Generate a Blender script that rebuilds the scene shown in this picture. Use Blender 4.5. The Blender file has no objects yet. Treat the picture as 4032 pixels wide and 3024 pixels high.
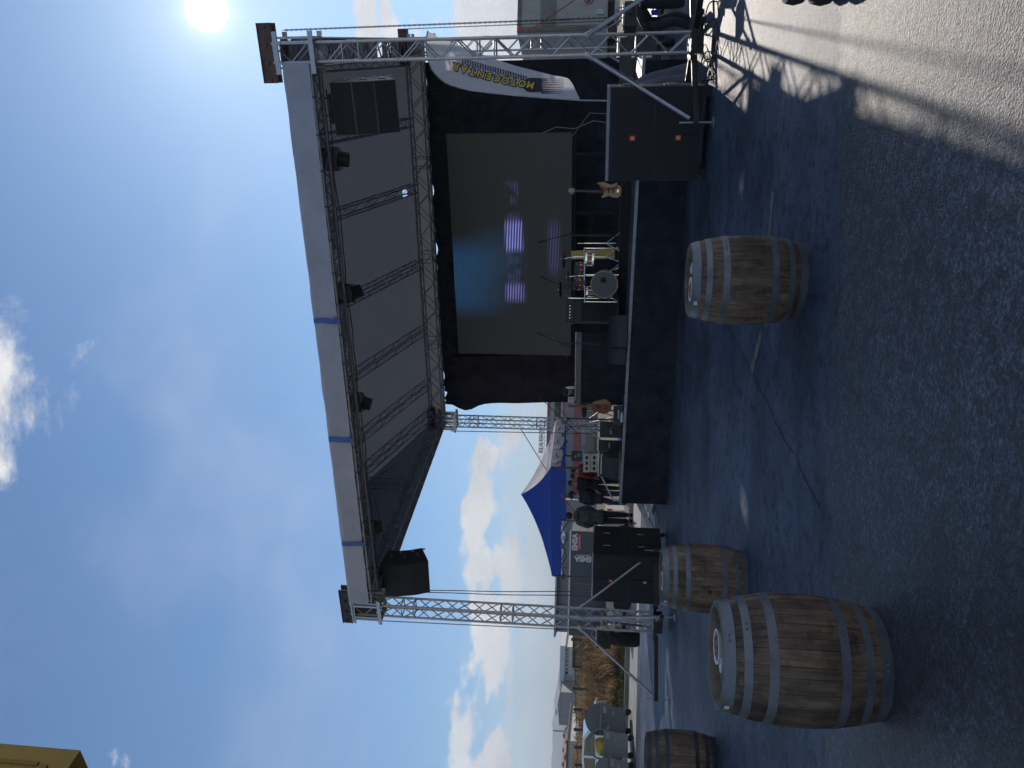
import bpy, bmesh, math, random
from mathutils import Vector, Matrix, noise as mnoise
random.seed(11)
SC = bpy.context.scene
COL = SC.collection
PI = math.pi
R = math.radians
# ---------------------------------------------------------------- camera frame
PITCH, ROLL, YAW, XR, YR, EYE, FP = .1153, .0245, .4213, 5.5803, 12.6392, 1.62, 3028.
W, D = 11.854, 9.566                      # stage tower grid (m)
EX = Vector((math.cos(YAW), -math.sin(YAW))); EY = Vector((math.sin(YAW), math.cos(YAW)))
def cw(q):                                # camera-aligned ground frame -> world (stage) frame
    a, b = q[0]-XR, q[1]-YR
    return Vector((a*EX.x+b*EX.y, a*EY.x+b*EY.y, q[2]))
CAM = cw((0, 0, EYE))
def ray(U, V):
    c, s = math.cos(ROLL), math.sin(ROLL); a, b = U-1512, V-2016
    u = (c*a+s*b)/FP; v = (-s*a+c*b)/FP
    return (u, math.cos(PITCH)+v*math.sin(PITCH), math.sin(PITCH)-v*math.cos(PITCH))
def at(U, V, F):                          # point seen at (U, V), F metres ahead
    d = ray(U, V); t = F/d[1]
    return cw((d[0]*t, F, EYE+d[2]*t))
def fz(p): return (Vector((p[0], p[1]))-Vector((CAM.x, CAM.y))).dot(Vector((-math.sin(YAW), math.cos(YAW))))
def gh(F):                                # ground height by distance ahead
    if F < 19: return 0.
    if F < 30: return .03*(F-19)
    if F < 112: return .33+.044*(F-30)
    return 3.94
def gp(U, V):
    lo, hi = 1., 300.
    d = ray(U, V)
    for i in range(60):
        m = (lo+hi)/2
        if EYE+d[2]*m/d[1] > gh(m): lo = m
        else: hi = m
    return at(U, V, lo)
def px(n, F): return n*F/FP
# ---------------------------------------------------------------- materials
MATS = {}
def mat(name, c, rough=.6, metal=0., var=.0, scale=6., c2=None, bump=0., bscale=40., spec=.5, stretch=(1, 1, 1), trans=0., coat=0.):
    if name in MATS: return MATS[name]
    m = bpy.data.materials.new(name); m.use_nodes = True
    nt = m.node_tree; N = nt.nodes; L = nt.links
    b = N['Principled BSDF']; b.inputs['Roughness'].default_value = rough; b.inputs['Metallic'].default_value = metal
    b.inputs['Specular IOR Level'].default_value = spec
    if coat: b.inputs['Coat Weight'].default_value = coat
    col = (*c, 1); b.inputs['Base Color'].default_value = col
    if var or c2 or bump:
        tc = N.new('ShaderNodeTexCoord'); mp = N.new('ShaderNodeMapping'); mp.inputs['Scale'].default_value = stretch
        L.new(tc.outputs['Object'], mp.inputs['Vector'])
    if var or c2:
        n = N.new('ShaderNodeTexNoise'); n.inputs['Scale'].default_value = scale; n.inputs['Detail'].default_value = 6; n.inputs['Roughness'].default_value = .65
        L.new(mp.outputs[0], n.inputs['Vector'])
        r = N.new('ShaderNodeValToRGB'); r.color_ramp.elements[0].position = .35; r.color_ramp.elements[1].position = .65
        k = c2 if c2 else tuple(x*(1-var) for x in c)
        kk = c if c2 else tuple(min(1, x*(1+var)) for x in c)
        r.color_ramp.elements[0].color = (*k, 1); r.color_ramp.elements[1].color = (*kk, 1)
        L.new(n.outputs['Fac'], r.inputs[0]); L.new(r.outputs[0], b.inputs['Base Color'])
    if bump:
        n2 = N.new('ShaderNodeTexNoise'); n2.inputs['Scale'].default_value = bscale; n2.inputs['Detail'].default_value = 4
        L.new(mp.outputs[0], n2.inputs['Vector'])
        bp = N.new('ShaderNodeBump'); bp.inputs['Strength'].default_value = bump; bp.inputs['Distance'].default_value = .02
        L.new(n2.outputs['Fac'], bp.inputs['Height']); L.new(bp.outputs[0], b.inputs['Normal'])
    if trans:
        o = N['Material Output']; t = N.new('ShaderNodeBsdfTranslucent'); t.inputs[0].default_value = col
        mx = N.new('ShaderNodeMixShader'); mx.inputs[0].default_value = trans
        L.new(b.outputs[0], mx.inputs[1]); L.new(t.outputs[0], mx.inputs[2]); L.new(mx.outputs[0], o.inputs[0])
    MATS[name] = m
    return m
ALU = mat('aluminium', (.40, .41, .43), .42, .75, var=.12, scale=9)
ALUD = mat('dull_aluminium', (.42, .43, .45), .5, .6, var=.2, scale=5)
STEELK = mat('black_steel', (.018, .018, .02), .4, .3, var=.3, scale=8)
GALV = mat('galvanised', (.30, .34, .35), .45, .6, var=.25, scale=3)
IRON = mat('red_brown_beam', (.10, .052, .045), .6, .1, var=.3, scale=6)
BLKP = mat('black_paint', (.014, .015, .018), .5, 0, var=.25, scale=20)
BLKF = mat('black_fabric', (.024, .026, .036), .9, 0, var=.35, scale=2.5, bump=.3, bscale=9, spec=.2)
STEELM = mat('dark_tent_steel', (.07, .075, .085), .5, .3)
GRILLE = mat('speaker_grille', (.012, .013, .016), .6, 0, bump=.5, bscale=300)
RUB = mat('rubber', (.02, .02, .021), .75, 0, var=.3, scale=14, bump=.2)
TARP = mat('grey_tarpaulin', (.36, .38, .47), .55, 0, var=.10, scale=1.6, bump=.35, bscale=3.5, trans=.05)
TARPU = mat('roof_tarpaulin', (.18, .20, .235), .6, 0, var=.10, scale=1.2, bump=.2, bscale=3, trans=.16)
BLUE = mat('blue_strap', (.05, .13, .42), .6, var=.2)
YEL = mat('yellow_plastic', (.6, .42, .03), .5)
WHITE = mat('white_paint', (.72, .72, .72), .45, var=.06, scale=3)
CHROME = mat('chrome', (.8, .8, .82), .15, 1.)
DECK = mat('deck_plywood', (.045, .047, .055), .45, var=.25, scale=4)
EDGE = mat('deck_edge', (.30, .33, .38), .45, .4, var=.2, scale=5)
ORANGE = mat('orange_badge', (.75, .13, .03), .5)
ORSTRAP = mat('orange_strap', (.72, .16, .05), .7, var=.1)
# ---------------------------------------------------------------- mesh builder
class MB:
    def __init__(s): s.bm = bmesh.new()
    def _add(s, vs, fs):
        v = [s.bm.verts.new(p) for p in vs]
        for f in fs:
            try: s.bm.faces.new([v[i] for i in f])
            except ValueError: pass
        return v
    def box(s, c, d, rz=0., M=None):
        hx, hy, hz = d[0]/2, d[1]/2, d[2]/2
        m = M if M is not None else Matrix.Rotation(rz, 3, 'Z')
        P = [Vector(c)+m @ Vector((x*hx, y*hy, z*hz)) for z in (-1, 1) for y in (-1, 1) for x in (-1, 1)]
        s._add(P, [(0, 2, 3, 1), (4, 5, 7, 6), (0, 1, 5, 4), (2, 6, 7, 3), (0, 4, 6, 2), (1, 3, 7, 5)])
        return s
    def bar(s, a, b, w, h, up=(0, 0, 1)):
        a, b = Vector(a), Vector(b); d = (b-a); l = d.length; d.normalize()
        u = Vector(up)
        if abs(d.dot(u)) > .98: u = Vector((1, 0, 0))
        x = d.cross(u).normalized(); z = x.cross(d)
        M = Matrix((x, d, z)).transposed()
        return s.box((a+b)/2, (w, l, h), M=M)
    def tube(s, a, b, r, n=8, r2=None, caps=True):
        return s.path([a, b], r, n, r2, caps)
    def path(s, pts, r, n=8, r2=None, caps=True):
        pts = [Vector(p) for p in pts]; rings = []
        for i, p in enumerate(pts):
            d = (pts[min(i+1, len(pts)-1)]-pts[max(i-1, 0)])
            if d.length < 1e-9: d = Vector((0, 0, 1))
            d.normalize(); u = Vector((0, 0, 1)) if abs(d.z) < .95 else Vector((1, 0, 0))
            x = d.cross(u).normalized(); y = x.cross(d)
            rr = r[i] if isinstance(r, (list, tuple)) else (r+(r2-r)*i/(len(pts)-1) if r2 is not None else r)
            rings.append([s.bm.verts.new(p+x*rr*math.cos(2*PI*k/n)+y*rr*math.sin(2*PI*k/n)) for k in range(n)])
        for a, b in zip(rings, rings[1:]):
            for k in range(n): s.bm.faces.new((a[k], a[(k+1) % n], b[(k+1) % n], b[k]))
        if caps:
            s.bm.faces.new(rings[0][::-1]); s.bm.faces.new(rings[-1])
        return s
    def lathe(s, prof, n=24, o=(0, 0, 0), M=None, caps=True):
        M = M or Matrix.Identity(3); o = Vector(o); rings = []
        for r, z in prof:
            rings.append([s.bm.verts.new(o+M @ Vector((r*math.cos(2*PI*k/n), r*math.sin(2*PI*k/n), z))) for k in range(n)])
        for a, b in zip(rings, rings[1:]):
            for k in range(n): s.bm.faces.new((a[k], a[(k+1) % n], b[(k+1) % n], b[k]))
        if caps:
            if prof[0][0] > 1e-4: s.bm.faces.new(rings[0][::-1])
            if prof[-1][0] > 1e-4: s.bm.faces.new(rings[-1])
        return s
    def ell(s, c, r, M=None, n=14, k=9):
        prof = [(max(1e-4, math.sin(PI*i/k)), -math.cos(PI*i/k)) for i in range(k+1)]
        S = Matrix.Diagonal(Vector(r)); M = (M or Matrix.Identity(3)) @ S
        return s.lathe(prof, n, c, M, caps=False)
    def prism(s, pts, off):
        off = Vector(off); n = len(pts)
        a = [s.bm.verts.new(Vector(p)) for p in pts]; b = [s.bm.verts.new(Vector(p)+off) for p in pts]
        s.bm.faces.new(a[::-1]); s.bm.faces.new(b)
        for i in range(n): s.bm.faces.new((a[i], a[(i+1) % n], b[(i+1) % n], b[i]))
        return s
    def grid(s, fn, nu, nv):
        v = [[s.bm.verts.new(fn(i/nu, j/nv)) for j in range(nv+1)] for i in range(nu+1)]
        for i in range(nu):
            for j in range(nv): s.bm.faces.new((v[i][j], v[i+1][j], v[i+1][j+1], v[i][j+1]))
        return s
    def torus(s, c, R1, r, M=None, n=20, k=6):
        M = M or Matrix.Identity(3); c = Vector(c)
        v = [[s.bm.verts.new(c+M @ Vector(((R1+r*math.cos(2*PI*j/k))*math.cos(2*PI*i/n), (R1+r*math.cos(2*PI*j/k))*math.sin(2*PI*i/n), r*math.sin(2*PI*j/k)))) for j in range(k)] for i in range(n)]
        for i in range(n):
            for j in range(k): s.bm.faces.new((v[i][j], v[(i+1) % n][j], v[(i+1) % n][(j+1) % k], v[i][(j+1) % k]))
        return s
    def mesh(s, name, smooth=True, bevel=0., normals=True):
        if bevel:
            es = [e for e in s.bm.edges if len(e.link_faces) == 2 and e.calc_face_angle(0) > .6]
            bmesh.ops.bevel(s.bm, geom=es, offset=bevel, segments=2, affect='EDGES', profile=.6, clamp_overlap=True)
        if normals: bmesh.ops.recalc_face_normals(s.bm, faces=s.bm.faces)
        me = bpy.data.meshes.new(name); s.bm.to_mesh(me); s.bm.free()
        if smooth:
            for p in me.polygons: p.use_smooth = True
            me.set_sharp_from_angle(angle=R(38))
        return me
    def out(s, name, m, parent=None, smooth=True, bevel=0., world=False, normals=True):
        """link as one object; world=True: coordinates are world ones, moved into the parent's frame"""
        if world and parent is not None:
            root = parent
            while root.parent: root = root.parent
            s.bm.transform(root.matrix_basis.inverted())
        me = s.mesh(name, smooth, bevel, normals)
        o = bpy.data.objects.new(name, me); COL.objects.link(o)
        if m: me.materials.append(m)
        o.parent = parent
        return o
def tag(o, label=None, cat=None, group=None, kind=None):
    if label: o['label'] = label
    if cat: o['category'] = cat
    if group: o['group'] = group
    if kind: o['kind'] = kind
    return o
def thing(name, label, cat, loc=(0, 0, 0), rz=0., group=None):
    o = bpy.data.objects.new(name, None); COL.objects.link(o); o.empty_display_size = .2
    o.location = loc; o.rotation_euler = (0, 0, rz)
    o.matrix_basis = Matrix.Translation(Vector(loc)) @ Matrix.Rotation(rz, 4, 'Z')
    return tag(o, label, cat, group)
def single(mb, name, m, label, cat, loc=(0, 0, 0), rz=0., group=None, smooth=True, bevel=0., kind=None, world=False):
    if world:
        mb.bm.transform(Matrix.Translation(-Vector(loc)))
    o = mb.out(name, m, None, smooth, bevel); o.location = loc; o.rotation_euler = (0, 0, rz)
    return tag(o, label, cat, group, kind)
def sub(mb, name, m, parent, **k):
    """a sub-part given in the top thing's local frame (its parent part has an identity transform)"""
    return mb.out(name, m, parent, **k)
def dup(o, loc, rz=None, label=None, parent=None):
    c = o.copy(); COL.objects.link(c)
    if parent is not None: c.parent = parent
    else:
        c.location = loc
        if rz is not None: c.rotation_euler = (0, 0, rz)
        if label: c['label'] = label
    for ch in list(o.children): dup(ch, None, None, None, c)
    return c
def text_mesh(body, size, depth=.004, bold=0.):
    cu = bpy.data.curves.new('lettering', 'FONT'); cu.body = body; cu.size = size; cu.extrude = depth; cu.offset = bold
    cu.align_x = 'CENTER'; cu.align_y = 'CENTER'; cu.resolution_u = 3
    o = bpy.data.objects.new('lettering', cu); COL.objects.link(o)
    bpy.context.view_layer.update()
    me = bpy.data.meshes.new_from_object(o.evaluated_get(bpy.context.evaluated_depsgraph_get()))
    bpy.data.objects.remove(o); bpy.data.curves.remove(cu); me.name = 'lettering'
    return me
def lettering(body, size, m, parent, M, depth=.004, bold=0., name='lettering', scale=(1, 1)):
    me = text_mesh(body, size, depth, bold)
    me.transform(M @ Matrix.Diagonal((scale[0], scale[1], 1, 1)))
    me.materials.clear(); me.materials.append(m)
    o = bpy.data.objects.new(name, me); COL.objects.link(o); o.parent = parent
    return o
def FRM(loc, x, y):                       # 4x4 frame from an origin and x / y directions
    x = Vector(x).normalized(); y = Vector(y).normalized(); z = x.cross(y)
    m = Matrix((x, y, z)).transposed().to_4x4(); m.translation = Vector(loc); return m
def wob(p, s=1.): return mnoise.noise(Vector(p)*s)
# ---------------------------------------------------------------- camera, sun, sky
cam = bpy.data.cameras.new('camera'); co = bpy.data.objects.new('camera', cam); COL.objects.link(co); SC.camera = co
cam.sensor_width = 36; cam.lens = FP/4032*36; cam.clip_start = .05; cam.clip_end = 20000
_f = Vector(cw((0, 1, 0)))-Vector(cw((0, 0, 0))); _rt = Vector(cw((1, 0, 0)))-Vector(cw((0, 0, 0)))
fwd = (_f*math.cos(PITCH)+Vector((0, 0, 1))*math.sin(PITCH)).normalized()
up0 = (Vector((0, 0, 1))*math.cos(PITCH)-_f*math.sin(PITCH)).normalized()
sr = (_rt*math.cos(ROLL)+up0*-math.sin(ROLL)*-1).normalized()      # scene right in the tilted frame
sd = fwd.cross(sr).normalized()                                    # scene down
# the phone was held on its side: picture up = scene right, picture right = scene down
m = Matrix((sd, sr, -fwd)).transposed().to_4x4(); m.translation = CAM; co.matrix_world = m
_s = ray(3018, 807); SUN = (Vector(cw((_s[0], _s[1], _s[2])))-Vector(cw((0, 0, 0)))).normalized()
SUN = Matrix.Rotation(R(.55), 3, 'Z') @ SUN
sl = bpy.data.lights.new('sun', 'SUN'); sl.energy = 5.0; sl.angle = R(.55); sl.color = (1., .90, .79)
so = bpy.data.objects.new('sun', sl); COL.objects.link(so); so.location = (20, 20, 40)
so.rotation_euler = SUN.to_track_quat('Z', 'Y').to_euler()
wd = bpy.data.worlds.new('World'); SC.world = wd; wd.use_nodes = True
NT = wd.node_tree; NT.nodes.clear()
def nd(t, *ins, op=None, **kw):
    n = NT.nodes.new(t)
    if op: n.operation = op
    for k, v in kw.items(): setattr(n, k, v)
    for i, v in enumerate(ins):
        if v is None: continue
        if isinstance(v, bpy.types.NodeSocket): NT.links.new(v, n.inputs[i])
        else: n.inputs[i].default_value = v
    return n.outputs[0]
def mth(op, *a): return nd('ShaderNodeMath', *a, op=op)
def dotv(v, c):
    n = NT.nodes.new('ShaderNodeVectorMath'); n.operation = 'DOT_PRODUCT'; NT.links.new(v, n.inputs[0]); n.inputs[1].default_value = c
    return n.outputs['Value']
def sstep(x, a, b):
    n = NT.nodes.new('ShaderNodeMapRange'); n.interpolation_type = 'SMOOTHSTEP'; NT.links.new(x, n.inputs[0])
    n.inputs[1].default_value = a; n.inputs[2].default_value = b; return n.outputs[0]
def gauss(x, c, w):
    d = mth('DIVIDE', mth('SUBTRACT', x, c), w); return mth('POWER', 2.718, mth('MULTIPLY', mth('MULTIPLY', d, d), -1.))
tc = NT.nodes.new('ShaderNodeTexCoord'); DIR = tc.outputs['Generated']
az = mth('ARCTAN2', dotv(DIR, _rt), dotv(DIR, _f)); elv = mth('ARCSINE', dotv(DIR, (0, 0, 1)))
sky = NT.nodes.new('ShaderNodeTexSky'); sky.sky_type = 'NISHITA'; sky.sun_disc = False
sky.sun_elevation = math.asin(SUN.z); sky.sun_rotation = math.atan2(SUN.x, SUN.y)
sky.air_density = 1.; sky.dust_density = .25; sky.ozone_density = 2.2; sky.altitude = 200
def fbm(sx, sy, off, det=8, rough=.6, dist=.3):
    c = nd('ShaderNodeCombineXYZ', mth('MULTIPLY', az, sx), mth('MULTIPLY', elv, sy), off)
    n = NT.nodes.new('ShaderNodeTexNoise'); n.inputs['Scale'].default_value = 1.; n.inputs['Detail'].default_value = det
    n.inputs['Roughness'].default_value = rough; n.inputs['Distortion'].default_value = dist; NT.links.new(c, n.inputs['Vector']); return n.outputs['Fac']
n1 = fbm(9., 17., 3.7, det=10, rough=.60, dist=.1); n2 = fbm(5., 9., 9.1, rough=.68); n3 = fbm(2.2, 26., 1.3, det=6, rough=.55)
# a soft cumulus bank low over the horizon, thinning to pale layers underneath
topb = mth('MULTIPLY', sstep(elv, .070, .120), mth('SUBTRACT', 1., sstep(elv, .150, .195)))
th = mth('SUBTRACT', .69, mth('MULTIPLY', topb, .315))
th = mth('SUBTRACT', th, mth('MULTIPLY', mth('MULTIPLY', sstep(az, .30, .42), mth('SUBTRACT', 1., sstep(elv, .24, .42))), .27))
c1 = sstep(mth('SUBTRACT', n1, th), 0., .11)
low = mth('MULTIPLY', sstep(n3, .36, .64), mth('MULTIPLY', sstep(elv, -.02, .02), mth('SUBTRACT', 1., sstep(elv, .09, .15))))
c1 = mth('MAXIMUM', c1, mth('ADD', mth('MULTIPLY', low, .55), mth('MULTIPLY', mth('SUBTRACT', 1., sstep(elv, .02, .16)), .30)))
# one big broken cloud high up, and thin veils
_c = ray(1500, 20); caz = math.atan2(_c[0], _c[1]); cel = math.atan2(_c[2], math.hypot(_c[0], _c[1]))
puff = mth('MULTIPLY', gauss(az, caz, .20), gauss(elv, cel+.02, .085))
c2 = mth('MULTIPLY', sstep(mth('ADD', n2, mth('MULTIPLY', puff, .46)), .72, .95), 1.)
veil = mth('MULTIPLY', sstep(fbm(2.2, 3.2, 5.5, rough=.55), .46, .80), .22)
dens = mth('MAXIMUM', mth('MAXIMUM', c1, c2), veil)
shade = mth('ADD', 3.9, mth('MULTIPLY', fbm(9., 16., 7.7, det=7), 6.8))
cc = NT.nodes.new('ShaderNodeCombineXYZ')
for i, k in enumerate((1., .985, .97)): NT.links.new(mth('MULTIPLY', shade, k), cc.inputs[i])
tint = NT.nodes.new('ShaderNodeMix'); tint.data_type = 'RGBA'; tint.blend_type = 'MULTIPLY'; tint.inputs[0].default_value = 1.
NT.links.new(sky.outputs[0], tint.inputs[6]); tint.inputs[7].default_value = (.60, .83, 1., 1)
mixc = NT.nodes.new('ShaderNodeMix'); mixc.data_type = 'RGBA'
NT.links.new(mth('MULTIPLY', dens, .92), mixc.inputs[0]); NT.links.new(tint.outputs[2], mixc.inputs[6]); NT.links.new(cc.outputs[0], mixc.inputs[7])
# the sun's disc and the bright sky round it
sdot = mth('MAXIMUM', dotv(DIR, SUN), 0.)
glow = mth('ADD', mth('MULTIPLY', sstep(sdot, math.cos(R(1.35)), math.cos(R(.85))), 40.),
           mth('ADD', mth('MULTIPLY', mth('POWER', sdot, 3000.), 4.), mth('ADD', mth('MULTIPLY', mth('POWER', sdot, 330.), 1.7), mth('MULTIPLY', mth('POWER', sdot, 45.), .32))))
gc = NT.nodes.new('ShaderNodeCombineXYZ')
for i, k in enumerate((1., .95, .86)): NT.links.new(mth('MULTIPLY', glow, k), gc.inputs[i])
addg = NT.nodes.new('ShaderNodeMix'); addg.data_type = 'RGBA'; addg.blend_type = 'ADD'; addg.inputs[0].default_value = 1.
NT.links.new(mixc.outputs[2], addg.inputs[6]); NT.links.new(gc.outputs[0], addg.inputs[7])
bg = NT.nodes.new('ShaderNodeBackground'); NT.links.new(addg.outputs[2], bg.inputs[0]); bg.inputs[1].default_value = .125
wo = NT.nodes.new('ShaderNodeOutputWorld'); NT.links.new(bg.outputs[0], wo.inputs[0])
SC.view_settings.view_transform = 'Standard'; SC.view_settings.look = 'None'; SC.view_settings.exposure = 0.; SC.view_settings.gamma = 1.
# ---------------------------------------------------------------- ground
def asphalt():
    m = bpy.data.materials.new('asphalt'); m.use_nodes = True; nt = m.node_tree; N = nt.nodes; L = nt.links; b = N['Principled BSDF']
    def node(t, **k):
        n = N.new(t)
        for a, v in k.items(): n.inputs[a].default_value = v
        return n
    tcn = N.new('ShaderNodeTexCoord'); P = tcn.outputs['Object']
    def noise(sc, det=5, ro=.6, vec=P):
        n = node('ShaderNodeTexNoise', Scale=sc, Detail=det, Roughness=ro); L.new(vec, n.inputs['Vector']); return n.outputs['Fac']
    def ramp(x, stops):
        r = N.new('ShaderNodeValToRGB'); L.new(x, r.inputs[0]); e = r.color_ramp.elements
        while len(e) < len(stops): e.new(.5)
        for i, (p, c) in enumerate(stops): e[i].position = p; e[i].color = (*c, 1)
        return r.outputs[0]
    def mth2(op, a, c):
        n = N.new('ShaderNodeMath'); n.operation = op
        for i, v in enumerate((a, c)):
            if isinstance(v, bpy.types.NodeSocket): L.new(v, n.inputs[i])
            else: n.inputs[i].default_value = v
        return n.outputs[0]
    # two asphalt layers: a coarse stony wearing course nearest the viewer, a finer, paler one towards the stage
    dp = N.new('ShaderNodeVectorMath'); dp.operation = 'DOT_PRODUCT'; L.new(P, dp.inputs[0]); dp.inputs[1].default_value = _f
    dist = mth2('SUBTRACT', dp.outputs['Value'], CAM.dot(_f))
    edge = mth2('ADD', dist, mth2('MULTIPLY', mth2('SUBTRACT', noise(1.3, 6, .7), .5), 2.0))
    mr = N.new('ShaderNodeMapRange'); L.new(edge, mr.inputs[0]); mr.inputs[1].default_value = 5.45; mr.inputs[2].default_value = 5.75; coarse = mr.outputs[0]
    fine_c = ramp(noise(55, 3, .7), [(.30, (.036, .048, .068)), (.5, (.062, .080, .112)), (.72, (.092, .114, .152))])
    coarse_c = ramp(noise(36, 5, .8), [(.42, (.009, .013, .020)), (.5, (.040, .052, .073)), (.575, (.118, .140, .178))])
    mx = N.new('ShaderNodeMix'); mx.data_type = 'RGBA'; L.new(coarse, mx.inputs[0]); L.new(coarse_c, mx.inputs[6]); L.new(fine_c, mx.inputs[7])
    # worn and stained patches
    blot = ramp(noise(.55, 8, .62), [(.38, (.48, .49, .53)), (.50, (.98, .98, .98)), (.62, (1.5, 1.48, 1.45))])
    spots = ramp(noise(5.5, 7, .75), [(.41, (.45, .45, .48)), (.47, (1., 1., 1.)), (.58, (1.05, 1.05, 1.05)), (.66, (1.45, 1.45, 1.42))])
    m1 = N.new('ShaderNodeMix'); m1.data_type = 'RGBA'; m1.blend_type = 'MULTIPLY'; m1.inputs[0].default_value = 1; L.new(mx.outputs[2], m1.inputs[6]); L.new(blot, m1.inputs[7])
    m2 = N.new('ShaderNodeMix'); m2.data_type = 'RGBA'; m2.blend_type = 'MULTIPLY'; m2.inputs[0].default_value = 1; L.new(m1.outputs[2], m2.inputs[6]); L.new(spots, m2.inputs[7])
    pits = ramp(noise(10.5, 7, .82), [(.43, (.26, .27, .30)), (.50, (.92, .92, .92)), (.58, (1.3, 1.3, 1.3))])
    pitf = ramp(noise(13, 6, .8), [(.39, (.36, .37, .40)), (.44, (1., 1., 1.)), (.62, (1.15, 1.15, 1.15))])
    pm = N.new('ShaderNodeMix'); pm.data_type = 'RGBA'; L.new(coarse, pm.inputs[0]); L.new(pits, pm.inputs[6]); L.new(pitf, pm.inputs[7])
    m3 = N.new('ShaderNodeMix'); m3.data_type = 'RGBA'; m3.blend_type = 'MULTIPLY'; m3.inputs[0].default_value = 1; L.new(m2.outputs[2], m3.inputs[6]); L.new(pm.outputs[2], m3.inputs[7])
    L.new(m3.outputs[2], b.inputs['Base Color'])
    rm = N.new('ShaderNodeMapRange'); L.new(coarse, rm.inputs[0]); rm.inputs[3].default_value = .40; rm.inputs[4].default_value = .52; L.new(rm.outputs[0], b.inputs['Roughness'])
    sm = N.new('ShaderNodeMapRange'); L.new(coarse, sm.inputs[0]); sm.inputs[3].default_value = .8; sm.inputs[4].default_value = .25; L.new(sm.outputs[0], b.inputs['Specular IOR Level'])
    hgt = mth2('ADD', noise(70, 3, .6), mth2('MULTIPLY', noise(16, 4, .6), .6))
    bp = node('ShaderNodeBump', Distance=.035); L.new(hgt, bp.inputs['Height'])
    st = N.new('ShaderNodeMapRange'); L.new(coarse, st.inputs[0]); st.inputs[3].default_value = 1.; st.inputs[4].default_value = .55; L.new(st.outputs[0], bp.inputs['Strength'])
    L.new(bp.outputs[0], b.inputs['Normal'])
    return m
ASPH = asphalt()
CONC = mat('pale_concrete', (.30, .285, .26), .8, var=.22, scale=1.4, bump=.2, bscale=30)
def strip(F0, F1, x0, x1, nF, nx, dz=0.):
    mb = MB()
    mb.grid(lambda u, v: (lambda F: cw((x0+(x1-x0)*u, F, gh(F)+dz)))(F0+(F1-F0)*v), nx, nF); return mb
mb = MB(); Fs = [-14, 0, 4, 8, 12, 16, 19, 22, 26, 29.4]
vv = [[mb.bm.verts.new(cw((x, F, gh(F)))) for F in Fs] for x in (-260, -60, -20, 0, 20, 60, 260)]
for i in range(len(vv)-1):
    for j in range(len(Fs)-1): mb.bm.faces.new((vv[i][j], vv[i+1][j], vv[i+1][j+1], vv[i][j+1]))
tag(mb.out('ground', ASPH, smooth=False), kind='structure')
SOIL = mat('dry_soil', (.16, .115, .065), .95, var=.4, scale=.35, c2=(.07, .065, .03), bump=.6, bscale=6)
mb = MB(); Fs = [29.4, 33, 38, 45, 60, 80, 100, 112, 180, 400, 1200, 4200]
xs = [-1, -.45, -.25, -.1, 0, .1, .25, .45, 1]
vv = [[mb.bm.verts.new(cw((x*max(260, F*1.1), F, gh(F)+(.25*wob((x*F*.5, F*.1, 0)) if 30 < F < 110 else 0)))) for F in Fs] for x in xs]
for i in range(len(vv)-1):
    for j in range(len(Fs)-1): mb.bm.faces.new((vv[i][j], vv[i+1][j], vv[i+1][j+1], vv[i][j+1]))
tag(mb.out('field', SOIL), kind='structure')
# pale concrete lane in front of the kerb, and the kerb
mb = strip(25.6, 29.2, -60, -3, 3, 12, .008); tag(mb.out('road', CONC, smooth=False), kind='structure')
mb = MB()
for i in range(26):
    x = -32+i*1.15
    p = cw((x, 29.35, gh(29.35)+.05)); mb.box(p, (1.13, .16, .22), rz=YAW)
tag(mb.out('kerb', CONC, smooth=False), kind='structure')
# worn parking lines on the asphalt
PAINT = mat('worn_yellow_paint', (.20, .185, .13), .7, var=.5, scale=7, c2=(.09, .09, .08))
def paint(pts, w):
    mb = MB(); P = [gp(*p) for p in pts]
    for a, b in zip(P, P[1:]):
        d = (b-a).normalized(); n = Vector((-d.y, d.x, 0))*w/2; z = Vector((0, 0, .005))
        mb._add([a-n+z, b-n+z, b+n+z, a+n+z], [(0, 1, 2, 3)])
    tag(mb.out('road_marking', PAINT, smooth=False), kind='structure')
paint([(2270, 3045), (2130, 3033), (1980, 3022), (1760, 3004)], .13)
paint([(1710, 2998), (1560, 2960)], .13)
CRACK = mat('crack_filler', (.03, .033, .038), .8)
def crack(pts, w):
    mb = MB(); P = [gp(*p) for p in pts]; Q = []
    for a, b in zip(P, P[1:]):
        for k in range(8): Q.append(a.lerp(b, k/8)+Vector((random.gauss(0, .012), random.gauss(0, .012), 0)))
    for a, b in zip(Q, Q[1:]):
        d = (b-a).normalized(); n = Vector((-d.y, d.x, 0))*w*random.uniform(.6, 1.3)/2; z = Vector((0, 0, .0045))
        mb._add([a-n+z, b-n+z, b+n+z, a+n+z], [(0, 1, 2, 3)])
    tag(mb.out('road_crack', CRACK, smooth=False), kind='structure')
crack([(1720, 2880), (1560, 2958), (1290, 3095), (980, 3250)], .013)
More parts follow.
